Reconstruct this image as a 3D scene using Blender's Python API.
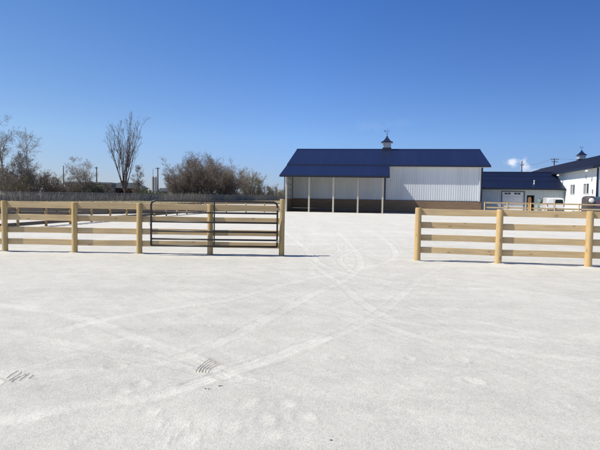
import bpy, math, random
import numpy as np
from mathutils import Vector, Matrix, noise as mnoise

for o in list(bpy.data.objects):
    bpy.data.objects.remove(o)
S = bpy.context.scene
COL = S.collection
R = math.radians
random.seed(7)

# ------------------------------------------------------------------ camera
cam_d = bpy.data.cameras.new('camera')
cam = bpy.data.objects.new('camera', cam_d); COL.objects.link(cam)
cam_d.sensor_width = 36.0; cam_d.lens = 31.2
cam_d.clip_start = 0.05; cam_d.clip_end = 9000
cam.matrix_world = (Matrix.Translation((0, 0, 1.7)) @ Matrix.Rotation(R(90 - 3.302), 4, 'X')
                    @ Matrix.Rotation(R(0.917), 4, 'Z'))
S.camera = cam
S.view_settings.view_transform = 'Standard'
S.view_settings.look = 'None'
S.view_settings.exposure = 0.2
S.view_settings.gamma = 1.0
S.view_settings.use_curve_mapping = False

# ------------------------------------------------------------------ sun + sky
SUN_EL, SUN_AZ = 50.0, 11.0          # shadows run towards azimuth SUN_AZ measured from +X
d = Vector((math.cos(R(SUN_AZ)) * math.cos(R(SUN_EL)), math.sin(R(SUN_AZ)) * math.cos(R(SUN_EL)), -math.sin(R(SUN_EL))))
sl = bpy.data.lights.new('sun', 'SUN'); sl.energy = 5.0; sl.angle = R(0.53); sl.color = (1.0, 0.95, 0.87)
so = bpy.data.objects.new('sun', sl); COL.objects.link(so)
so.rotation_euler = d.to_track_quat('-Z', 'Y').to_euler()
so.location = (-30, -10, 40)

W = bpy.data.worlds.new('World'); S.world = W; W.use_nodes = True
nt = W.node_tree; N = nt.nodes; L = nt.links; N.clear()
out = N.new('ShaderNodeOutputWorld'); bg = N.new('ShaderNodeBackground')
sky = N.new('ShaderNodeTexSky'); sky.sky_type = 'NISHITA'; sky.sun_disc = False
sky.sun_elevation = R(SUN_EL); sky.sun_rotation = math.atan2(-d.x, -d.y)
sky.altitude = 400; sky.air_density = 1.0; sky.dust_density = 0.25; sky.ozone_density = 3.0
hs = N.new('ShaderNodeHueSaturation'); hs.inputs['Saturation'].default_value = 1.0
L.new(sky.outputs[0], hs.inputs['Color'])
tc = N.new('ShaderNodeTexCoord')
nz = N.new('ShaderNodeTexNoise'); nz.inputs['Scale'].default_value = 55; nz.inputs['Detail'].default_value = 5
L.new(tc.outputs['Generated'], nz.inputs['Vector'])
sx_ = N.new('ShaderNodeSeparateXYZ'); L.new(tc.outputs['Generated'], sx_.inputs[0])
rp = N.new('ShaderNodeValToRGB'); L.new(sx_.outputs['Z'], rp.inputs[0]); e_ = rp.color_ramp.elements
e_[0].position = 0.0; e_[0].color = (.47, .56, .90, 1); e_[1].position = .75; e_[1].color = (.22, .38, .72, 1)
for p_, c_ in ((.055, (.52, .61, .92, 1)), (.105, (.57, .69, .96, 1)), (.143, (.55, .68, .95, 1)), (.345, (.415, .64, .99, 1)), (.45, (.36, .56, .92, 1))):
    q_ = e_.new(p_); q_.color = c_
rx_ = N.new('ShaderNodeValToRGB'); mrx = N.new('ShaderNodeMapRange'); L.new(sx_.outputs['X'], mrx.inputs[0]); mrx.inputs[1].default_value = -.45; mrx.inputs[2].default_value = .45
L.new(mrx.outputs[0], rx_.inputs[0]); e2_ = rx_.color_ramp.elements
e2_[0].position = 0; e2_[0].color = (1.0, .94, .84, 1); e2_[1].position = 1; e2_[1].color = (.60, .66, .73, 1); q_ = e2_.new(.5); q_.color = (.83, .88, .93, 1)
tm = N.new('ShaderNodeMix'); tm.data_type = 'RGBA'; tm.blend_type = 'MULTIPLY'; tm.inputs['Factor'].default_value = 1
L.new(hs.outputs[0], tm.inputs['A']); L.new(rp.outputs[0], tm.inputs['B'])
tm2 = N.new('ShaderNodeMix'); tm2.data_type = 'RGBA'; tm2.blend_type = 'MULTIPLY'; tm2.inputs['Factor'].default_value = 1
L.new(tm.outputs['Result'], tm2.inputs['A']); L.new(rx_.outputs[0], tm2.inputs['B'])
col_in = tm2.outputs['Result']
def wmath(op, a, b=None):
    m = N.new('ShaderNodeMath'); m.operation = op
    for i, v in enumerate((a, b)):
        if v is None: continue
        if isinstance(v, (int, float)): m.inputs[i].default_value = v
        else: L.new(v, m.inputs[i])
    return m.outputs[0]
for (cx, cz, rx, rz, amt) in ((210, 36, 7.5, 5.5, .75), (222, 32, 5, 7.5, .7), (232, 26, 9, 4, .25), (72, 70, 20, 7, .035), (100, 72, 16, 6, .03)):
    c = Vector((cx, 520, cz)).normalized()
    v1 = N.new('ShaderNodeVectorMath'); v1.operation = 'SUBTRACT'; L.new(tc.outputs['Generated'], v1.inputs[0]); v1.inputs[1].default_value = c
    v2 = N.new('ShaderNodeVectorMath'); v2.operation = 'MULTIPLY'; L.new(v1.outputs[0], v2.inputs[0])
    v2.inputs[1].default_value = (600 / rx, 600 / rx, 600 / rz)
    v3 = N.new('ShaderNodeVectorMath'); v3.operation = 'LENGTH'; L.new(v2.outputs[0], v3.inputs[0])
    dd = wmath('ADD', v3.outputs['Value'], wmath('MULTIPLY', wmath('SUBTRACT', nz.outputs['Fac'], .5), 2.6))
    mr = N.new('ShaderNodeMapRange'); mr.interpolation_type = 'SMOOTHSTEP'
    L.new(dd, mr.inputs[0]); mr.inputs[1].default_value = 1.25; mr.inputs[2].default_value = .1
    mr.inputs[3].default_value = 0; mr.inputs[4].default_value = amt
    mx = N.new('ShaderNodeMix'); mx.data_type = 'RGBA'
    L.new(mr.outputs[0], mx.inputs['Factor']); L.new(col_in, mx.inputs['A']); mx.inputs['B'].default_value = (6.2, 6.3, 6.9, 1)
    col_in = mx.outputs['Result']
L.new(col_in, bg.inputs['Color']); bg.inputs['Strength'].default_value = 0.14
L.new(bg.outputs[0], out.inputs[0])

# ------------------------------------------------------------------ materials
def mat(name, base, rough=0.6, metal=0.0, var=0.0, vscale=3.0, stretch=(1, 1, 1), base2=None, bump=0.0, bscale=40,
        spec=0.5, rnd=0.0, coat=0.0, bstretch=(1, 1, 1), transl=0.0):
    m = bpy.data.materials.new(name); m.use_nodes = True
    n = m.node_tree.nodes; l = m.node_tree.links
    b = n['Principled BSDF']
    b.inputs['Roughness'].default_value = rough; b.inputs['Metallic'].default_value = metal
    b.inputs['Specular IOR Level'].default_value = spec
    b.inputs['Coat Weight'].default_value = coat
    t = n.new('ShaderNodeTexCoord')
    base = tuple(base) + (1,)
    if base2 is None: base2 = tuple(min(1, c * (1 - var)) for c in base[:3])
    mp = n.new('ShaderNodeMapping'); mp.inputs['Scale'].default_value = stretch
    l.new(t.outputs['Object'], mp.inputs['Vector'])
    ns = n.new('ShaderNodeTexNoise'); ns.inputs['Scale'].default_value = vscale; ns.inputs['Detail'].default_value = 6
    ns.inputs['Roughness'].default_value = .6
    l.new(mp.outputs[0], ns.inputs['Vector'])
    mr = n.new('ShaderNodeMapRange'); l.new(ns.outputs['Fac'], mr.inputs[0]); mr.inputs[1].default_value = .33; mr.inputs[2].default_value = .67
    mx = n.new('ShaderNodeMix'); mx.data_type = 'RGBA'
    l.new(mr.outputs[0], mx.inputs['Factor']); mx.inputs['A'].default_value = base; mx.inputs['B'].default_value = tuple(base2) + (1,)
    c = mx.outputs['Result']
    if rnd:
        oi = n.new('ShaderNodeObjectInfo'); h = n.new('ShaderNodeHueSaturation')
        m2 = n.new('ShaderNodeMapRange'); l.new(oi.outputs['Random'], m2.inputs[0]); m2.inputs[3].default_value = 1 - rnd; m2.inputs[4].default_value = 1 + rnd
        l.new(m2.outputs[0], h.inputs['Value']); l.new(c, h.inputs['Color']); c = h.outputs[0]
    l.new(c, b.inputs['Base Color'])
    if bump:
        mp2 = n.new('ShaderNodeMapping'); mp2.inputs['Scale'].default_value = bstretch
        l.new(t.outputs['Object'], mp2.inputs['Vector'])
        nb = n.new('ShaderNodeTexNoise'); nb.inputs['Scale'].default_value = bscale; nb.inputs['Detail'].default_value = 4
        l.new(mp2.outputs[0], nb.inputs['Vector'])
        bp = n.new('ShaderNodeBump'); bp.inputs['Strength'].default_value = 1; bp.inputs['Distance'].default_value = bump
        l.new(nb.outputs['Fac'], bp.inputs['Height']); l.new(bp.outputs[0], b.inputs['Normal'])
    if transl:
        pass
    return m

def wood_mat(name, along, a, b2, knots=True, rnd=.08):
    m = mat(name, a, .75, base2=b2, vscale=1.0, stretch=tuple(1.2 if i == along else 26 for i in range(3)), bump=.0015, bscale=1,
            bstretch=tuple(6 if i == along else 120 for i in range(3)), rnd=rnd, spec=.25)
    if knots:
        n = m.node_tree.nodes; l = m.node_tree.links; b = n['Principled BSDF']
        src = b.inputs['Base Color'].links[0].from_socket
        t = n.new('ShaderNodeTexCoord'); mp = n.new('ShaderNodeMapping')
        mp.inputs['Scale'].default_value = tuple(2.2 if i == along else 7.0 for i in range(3))
        l.new(t.outputs['Object'], mp.inputs['Vector'])
        v = n.new('ShaderNodeTexVoronoi'); v.inputs['Scale'].default_value = 1.0; l.new(mp.outputs[0], v.inputs['Vector'])
        mr = n.new('ShaderNodeMapRange'); l.new(v.outputs['Distance'], mr.inputs[0]); mr.inputs[1].default_value = .07; mr.inputs[2].default_value = .15
        mr.inputs[3].default_value = .6; mr.inputs[4].default_value = 0
        big = n.new('ShaderNodeTexNoise'); big.inputs['Scale'].default_value = 1.7; big.inputs['Detail'].default_value = 3; l.new(t.outputs['Object'], big.inputs['Vector'])
        mr2 = n.new('ShaderNodeMapRange'); l.new(big.outputs['Fac'], mr2.inputs[0]); mr2.inputs[1].default_value = .45; mr2.inputs[2].default_value = .7; mr2.inputs[4].default_value = .42
        g = n.new('ShaderNodeMix'); g.data_type = 'RGBA'; l.new(mr2.outputs[0], g.inputs['Factor']); l.new(src, g.inputs['A']); g.inputs['B'].default_value = (.38, .31, .19, 1)
        x = n.new('ShaderNodeMix'); x.data_type = 'RGBA'; l.new(mr.outputs[0], x.inputs['Factor']); l.new(g.outputs['Result'], x.inputs['A']); x.inputs['B'].default_value = (.17, .09, .04, 1)
        l.new(x.outputs['Result'], b.inputs['Base Color'])
    return m

M = {}
M['rail'] = wood_mat('new_board_wood', 0, (.66, .49, .265), (.49, .35, .18), rnd=.14)
M['post_wood'] = wood_mat('new_post_wood', 2, (.62, .44, .20), (.48, .31, .13))
M['post_olive'] = wood_mat('treated_post_wood', 2, (.58, .43, .20), (.42, .29, .12))
M['dark_rail'] = wood_mat('shade_toned_board', 0, (.24, .19, .135), (.16, .125, .085), knots=False)  # shade on the boards' far side is painted into this darker brown
M['far_rail'] = wood_mat('arena_board_wood', 0, (.46, .35, .21), (.36, .26, .14), knots=False)
M['plank'] = wood_mat('skirt_plank_wood', 0, (.27, .185, .115), (.17, .11, .065), knots=False)
M['timber'] = wood_mat('barn_post_timber', 2, (.55, .50, .42), (.45, .39, .30), knots=False)
M['gate'] = mat('gate_dark_paint', (.020, .016, .014), .42, var=.35, vscale=8, bump=.0004, bscale=200)
M['bracket'] = mat('galvanised_hardware', (.35, .34, .33), .45, .8, var=.3)
M['navy'] = mat('navy_painted_steel', (.0062, .0125, .043), .42, var=.12, vscale=1.0, stretch=(1.2, .08, .08), base2=(.0085, .015, .053), spec=.5)
M['navy_dark'] = mat('shaded_navy_steel', (.0045, .0085, .026), .42, var=.12, vscale=.6, base2=(.0062, .011, .034))  # darker copy of navy, painted-in shade for the differently facing roofs
M['navy_trim'] = mat('navy_trim_steel', (.008, .011, .028), .45, var=.2)
M['siding_hall'] = mat('bright_white_steel', (.76, .79, .77), .45, var=.05, vscale=.8)
M['siding'] = mat('white_painted_steel', (.645, .67, .67), .45, var=.13, vscale=.9, stretch=(1.3, 1.3, .12), spec=.4)
M['siding_low'] = mat('annex_white_steel', (.58, .62, .60), .5, var=.08, vscale=.8, spec=.4)
M['soffit'] = mat('white_soffit', (.6, .6, .6), .6, var=.05)
M['door_white'] = mat('garage_door_white', (.72, .72, .73), .5, var=.06)
M['grey_trim'] = mat('grey_door_trim', (.12, .12, .14), .5, var=.1)
M['glass'] = mat('window_glass', (.02, .025, .03), .06, var=.3, spec=.6)
M['glass_pale'] = mat('window_blind', (.30, .27, .27), .3, var=.15, spec=.5)  # paler pane beside the dark one
M['dark'] = mat('dark_interior', (.02, .02, .018), .8, var=.4)
M['orange'] = mat('orange_wood_door', (.68, .36, .15), .55, var=.25, vscale=4, stretch=(4, 4, .6))
M['teal'] = mat('pale_teal_plastic', (.17, .25, .245), .5, var=.25)
M['car_white'] = mat('white_vehicle_paint', (.72, .73, .73), .25, var=.03, coat=.6)
M['rubber'] = mat('black_rubber', (.02, .02, .02), .8, var=.3)
M['hub'] = mat('steel_hub', (.4, .4, .42), .35, .8, var=.2)
M['red_lens'] = mat('red_lamp_lens', (.45, .02, .015), .2, var=.2)
M['trailer_blue'] = mat('blue_trailer_paint', (.05, .115, .16), .35, var=.25, coat=.3)
M['trailer_grey'] = mat('brown_grey_trailer_nose', (.10, .08, .075), .5, var=.3)
M['trailer_plum'] = mat('plum_trailer_panel', (.12, .07, .13), .4, var=.2)
M['cover'] = mat('white_vinyl_cover', (.78, .76, .72), .5, var=.06)
M['galv'] = mat('galvanised_steel', (.33, .34, .35), .5, .5, var=.25)
M['pole'] = mat('weathered_pole_wood', (.09, .075, .06), .85, var=.4, stretch=(8, 8, 1))
M['insul'] = mat('grey_insulator', (.2, .2, .22), .3, var=.2)
M['bark_grey'] = mat('grey_bark', (.22, .19, .165), .9, var=.45, vscale=4, bump=.01, bscale=12)
M['bark_dark'] = mat('dark_red_bark', (.13, .095, .08), .9, var=.35, vscale=4, bump=.01, bscale=12)
M['bark_pale'] = mat('pale_bark', (.30, .26, .215), .9, var=.35, vscale=4)
M['bark_red'] = mat('red_brown_bark', (.17, .115, .085), .9, var=.4, vscale=4)
M['twig_grey'] = mat('grey_twigs', (.29, .245, .20), .9, var=.35, vscale=.7)
M['twig_dark'] = mat('dark_twigs', (.15, .12, .10), .9, var=.3, vscale=.7)
M['twig_pale'] = mat('pale_twigs', (.36, .31, .25), .9, var=.3, vscale=.7)
M['twig_red'] = mat('red_brown_twigs', (.225, .175, .135), .9, base2=(.17, .14, .112), vscale=.5, rnd=.15)
M['twig_olive'] = mat('olive_budding_twigs', (.27, .245, .14), .9, base2=(.22, .185, .125), vscale=.5)
M['leaf_green'] = mat('green_shrub_leaves', (.085, .13, .035), .7, base2=(.12, .14, .05), vscale=1.2)
M['weed'] = mat('dead_weeds', (.30, .265, .17), .9, base2=(.21, .195, .125), vscale=.25)
M['scrub'] = mat('dull_grey_scrub', (.19, .17, .14), .9, base2=(.145, .13, .105), vscale=.25)
M['straw'] = mat('dry_grass_blades', (.42, .34, .19), .9, base2=(.30, .27, .13), vscale=.3)
M['roof_teal'] = mat('dark_shingle_roof', (.045, .06, .07), .8, var=.3)
M['brick'] = mat('brown_brick_wall', (.19, .115, .075), .9, var=.3, vscale=6)
M['block'] = mat('grey_green_block_wall', (.19, .20, .17), .9, var=.2)
M['fargrey'] = mat('grey_concrete_stack', (.33, .34, .34), .8, var=.15)
M['stone'] = mat('limestone_chip', (.52, .51, .48), .9, var=.12, vscale=8, rnd=.2)
M['clod'] = mat('dark_soil_clod', (.17, .155, .13), .9, var=.3, vscale=20)
M['dirt'] = mat('trodden_stall_dirt', (.13, .10, .075), .95, var=.35, vscale=3, bump=.02, bscale=9)
M['wire'] = mat('dark_cable', (.03, .03, .03), .6, var=.2)

def chain_mat():
    m = bpy.data.materials.new('chain_link_mesh'); m.use_nodes = True
    n = m.node_tree.nodes; l = m.node_tree.links; b = n['Principled BSDF']
    b.inputs['Base Color'].default_value = (.31, .31, .29, 1); b.inputs['Metallic'].default_value = .1; b.inputs['Roughness'].default_value = .5
    t = n.new('ShaderNodeTexCoord'); sp = n.new('ShaderNodeSeparateXYZ'); l.new(t.outputs['Object'], sp.inputs[0])
    def mth(op, a, b_=0.0):
        x = n.new('ShaderNodeMath'); x.operation = op
        for i, v in enumerate((a, b_)):
            if isinstance(v, (int, float)): x.inputs[i].default_value = v
            else: l.new(v, x.inputs[i])
        return x.outputs[0]
    # diamonds 0.12 m: wire where |frac| is near 0 on either diagonal
    s1 = mth('PINGPONG', mth('ADD', sp.outputs['X'], sp.outputs['Z']), .06)
    s2 = mth('PINGPONG', mth('SUBTRACT', sp.outputs['X'], sp.outputs['Z']), .06)
    mn = mth('MINIMUM', s1, s2)
    f = mth('LESS_THAN', mn, .013)
    tr = n.new('ShaderNodeBsdfTransparent'); mx = n.new('ShaderNodeMixShader')
    l.new(f, mx.inputs[0]); l.new(tr.outputs[0], mx.inputs[1]); l.new(b.outputs[0], mx.inputs[2])
    l.new(mx.outputs[0], n['Material Output'].inputs[0])
    return m
M['chain'] = chain_mat()

def gravel_mat():
    m = bpy.data.materials.new('crushed_limestone'); m.use_nodes = True
    n = m.node_tree.nodes; l = m.node_tree.links; b = n['Principled BSDF']
    b.inputs['Roughness'].default_value = .92; b.inputs['Specular IOR Level'].default_value = .2
    t = n.new('ShaderNodeTexCoord')
    def noise(sc, det=4, ro=.55, st=None):
        x = n.new('ShaderNodeTexNoise'); x.inputs['Scale'].default_value = sc; x.inputs['Detail'].default_value = det; x.inputs['Roughness'].default_value = ro
        if st:
            mp = n.new('ShaderNodeMapping'); mp.inputs['Scale'].default_value = st[:3]
            mp.inputs['Rotation'].default_value = (0, 0, st[3]); l.new(t.outputs['Object'], mp.inputs['Vector']); l.new(mp.outputs[0], x.inputs['Vector'])
        else: l.new(t.outputs['Object'], x.inputs['Vector'])
        return x.outputs['Fac']
    def mr(v, a, b_, c, d_):
        x = n.new('ShaderNodeMapRange'); l.new(v, x.inputs[0])
        for i, q in enumerate((a, b_, c, d_)): x.inputs[i + 1].default_value = q
        return x.outputs[0]
    def mth(op, a, b_=0.0):
        x = n.new('ShaderNodeMath'); x.operation = op
        for i, v in enumerate((a, b_)):
            if isinstance(v, (int, float)): x.inputs[i].default_value = v
            else: l.new(v, x.inputs[i])
        return x.outputs[0]
    at = n.new('ShaderNodeAttribute'); at.attribute_name = 'track'
    sp = n.new('ShaderNodeSeparateXYZ'); l.new(t.outputs['Object'], sp.inputs[0])
    vor = n.new('ShaderNodeTexVoronoi'); vor.inputs['Scale'].default_value = 75; l.new(t.outputs['Object'], vor.inputs['Vector'])
    vor2 = n.new('ShaderNodeTexVoronoi'); vor2.inputs['Scale'].default_value = 33; l.new(t.outputs['Object'], vor2.inputs['Vector'])
    sepc = n.new('ShaderNodeSeparateColor'); l.new(vor.outputs['Color'], sepc.inputs[0])
    sepd = n.new('ShaderNodeSeparateColor'); l.new(vor2.outputs['Color'], sepd.inputs[0])
    grain = mr(sepc.outputs[0], 0, 1, -.04, .04)
    grain2 = mr(sepd.outputs[0], 0, 1, -.02, .02)
    v = mth('ADD', mr(noise(.35, 5), .3, .7, -.022, .022), mr(noise(2.6, 6, .65), .3, .7, -.035, .035))
    v = mth('ADD', v, mr(noise(1.0, 5, .6, (.16, 1.5, 1, R(-14))), .35, .68, -.02, .035))
    v = mth('ADD', v, mr(noise(1.0, 5, .6, (1.3, .14, 1, R(-9))), .35, .7, -.015, .025))
    v = mth('ADD', v, mth('ADD', grain, grain2))
    v = mth('ADD', v, mr(at.outputs['Fac'], 0, 2, 0, .135))
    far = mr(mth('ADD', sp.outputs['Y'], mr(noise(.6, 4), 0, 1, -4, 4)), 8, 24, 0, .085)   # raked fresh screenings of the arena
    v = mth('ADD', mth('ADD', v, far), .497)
    cb = n.new('ShaderNodeCombineColor')
    l.new(v, cb.inputs[0]); l.new(mth('MULTIPLY', v, .972), cb.inputs[1]); l.new(mth('MULTIPLY', v, .848), cb.inputs[2])
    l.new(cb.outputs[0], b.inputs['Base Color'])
    h = mth('ADD', mth('MULTIPLY', vor.outputs['Distance'], -.5), mth('MULTIPLY', noise(180, 3), .5))
    h = mth('ADD', h, mth('MULTIPLY', noise(14, 5, .65), 1.3))
    bp = n.new('ShaderNodeBump'); bp.inputs['Strength'].default_value = .8; bp.inputs['Distance'].default_value = .0042
    l.new(h, bp.inputs['Height']); l.new(bp.outputs[0], b.inputs['Normal'])
    return m
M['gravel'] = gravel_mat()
M['field'] = mat('dry_grass_field', (.36, .295, .175), .95, base2=(.25, .225, .12), vscale=.12, bump=.05, bscale=2)
M['farfield'] = M['field']

# ------------------------------------------------------------------ mesh helpers
class MB:
    def __init__(s): s.v = []; s.f = []; s.mi = []
    def add(s, vs, fs, mi=0):
        o = len(s.v); s.v.extend([tuple(p) for p in vs]); s.f.extend([tuple(i + o for i in f) for f in fs]); s.mi.extend([mi] * len(fs)); return s
    def box(s, x0, x1, y0, y1, z0, z1, mi=0):
        vs = [(x, y, z) for z in (z0, z1) for y in (y0, y1) for x in (x0, x1)]
        return s.add(vs, [(0, 2, 3, 1), (4, 5, 7, 6), (0, 1, 5, 4), (2, 6, 7, 3), (0, 4, 6, 2), (1, 3, 7, 5)], mi)
    def hexa(s, lo, hi, mi=0):     # two quads of 4 points, same winding
        return s.add(list(lo) + list(hi), [(3, 2, 1, 0), (4, 5, 6, 7), (0, 1, 5, 4), (1, 2, 6, 5), (2, 3, 7, 6), (3, 0, 4, 7)], mi)
    def sweep(s, pts, rad, n=8, cap=True, closed=False, mi=0):
        pts = [Vector(p) for p in pts]; k = len(pts)
        rad = [rad] * k if isinstance(rad, (int, float)) else rad
        vs = []; u = None
        for i, p in enumerate(pts):
            a = pts[(i - 1) % k] if (closed or i > 0) else pts[i]; b = pts[(i + 1) % k] if (closed or i < k - 1) else pts[i]
            t = (b - a).normalized()
            if u is None:
                u = t.orthogonal().normalized()
            u = (u - t * u.dot(t)).normalized(); w = t.cross(u)
            for j in range(n):
                q = 2 * math.pi * j / n
                vs.append(p + (u * math.cos(q) + w * math.sin(q)) * rad[i])
        fs = []
        for i in range(k if closed else k - 1):
            for j in range(n):
                a0 = i * n + j; a1 = i * n + (j + 1) % n; b0 = ((i + 1) % k) * n + j; b1 = ((i + 1) % k) * n + (j + 1) % n
                fs.append((a0, a1, b1, b0))
        if cap and not closed:
            fs.append(tuple(reversed(range(n)))); fs.append(tuple((k - 1) * n + j for j in range(n)))
        return s.add(vs, fs, mi)
    def lathe(s, prof, n=20, c=(0, 0, 0), mi=0, wob=0, a0=0.0):
        vs = []; k = len(prof)
        for (r, z) in prof:
            for j in range(n):
                a = 2 * math.pi * j / n + a0; rr = r * (1 + wob * math.sin(3 * a + z * 5) + wob * .6 * math.sin(5 * a + 1))
                vs.append((c[0] + rr * math.cos(a), c[1] + rr * math.sin(a), c[2] + z))
        fs = [(i * n + j, i * n + (j + 1) % n, (i + 1) * n + (j + 1) % n, (i + 1) * n + j) for i in range(k - 1) for j in range(n)]
        fs.append(tuple(reversed(range(n)))); fs.append(tuple((k - 1) * n + j for j in range(n)))
        return s.add(vs, fs, mi)
    def ribbed(s, o, u, w, L_, H_, pitch=.23, h=.02, rw=.05, mi=0, thick=.03):
        # ribbed steel sheet: starts at o, ribs repeat along unit u for length L_, run along w for length H_; normal = u x w
        o = Vector(o); u = Vector(u).normalized(); w = Vector(w).normalized(); nn = u.cross(w)
        prof = [(0, 0)]; x = pitch * .5
        while x + rw < L_:
            prof += [(x, 0), (x + rw * .25, h), (x + rw * .75, h), (x + rw, 0)]; x += pitch
        prof.append((L_, 0))
        prof += [(L_, -thick), (0, -thick)]
        k = len(prof); vs = [o + u * a + nn * b for a, b in prof] + [o + u * a + nn * b + w * H_ for a, b in prof]
        fs = [(i, (i + 1) % k, (i + 1) % k + k, i + k) for i in range(k)]
        # end caps as strips so that no huge ngon is needed
        for base in (0, k):
            fs.append(tuple(range(base, base + k)) if base else tuple(reversed(range(k))))
        return s.add(vs, fs, mi)
    def build(s, name, m, parent=None, smooth=False, bevel=0):
        me = bpy.data.meshes.new(name); me.from_pydata([tuple(p) for p in s.v], [], s.f); me.update()
        for q in (m if isinstance(m, (list, tuple)) else [m]): me.materials.append(q)
        if any(s.mi): me.polygons.foreach_set('material_index', s.mi)
        if smooth: me.polygons.foreach_set('use_smooth', [True] * len(me.polygons))
        o = bpy.data.objects.new(name, me); COL.objects.link(o)
        if parent: o.parent = parent
        if bevel:
            b = o.modifiers.new('bevel', 'BEVEL'); b.width = bevel; b.segments = 2; b.limit_method = 'ANGLE'; b.angle_limit = R(40)
        return o

def tag(o, label=None, cat=None, group=None, kind=None):
    if label: o['label'] = label
    if cat: o['category'] = cat
    if group: o['group'] = group
    if kind: o['kind'] = kind
    return o
def thing(name, label, cat, loc=(0, 0, 0), rz=0, group=None):
    o = bpy.data.objects.new(name, None); COL.objects.link(o); o.location = loc; o.rotation_euler = (0, 0, rz)
    o.empty_display_size = .3
    return tag(o, label, cat, group)
def copy_tree(o, parent=None):
    c = o.copy(); COL.objects.link(c)
    if parent: c.parent = parent
    for ch in [x for x in COL.objects if x.parent == o]: copy_tree(ch, c)
    return c

# ------------------------------------------------------------------ ground
def seg_dist(P, a, b):
    a = np.array(a); b = np.array(b); ab = b - a
    t = np.clip(((P - a) @ ab) / (ab @ ab + 1e-9), 0, 1)
    q = a + t[:, None] * ab
    return np.hypot(P[:, 0] - q[:, 0], P[:, 1] - q[:, 1])
def smooth_line(pts, n=8):
    pts = [pts[0]] + list(pts) + [pts[-1]]; out_ = []
    for i in range(1, len(pts) - 2):
        p0, p1, p2, p3 = [np.array(q) for q in pts[i - 1:i + 3]]
        for k in range(n):
            t = k / n
            out_.append(.5 * ((2 * p1) + (-p0 + p2) * t + (2 * p0 - 5 * p1 + 4 * p2 - p3) * t * t + (-p0 + 3 * p1 - 3 * p2 + p3) * t ** 3))
    out_.append(np.array(pts[-1])); return out_

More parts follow.
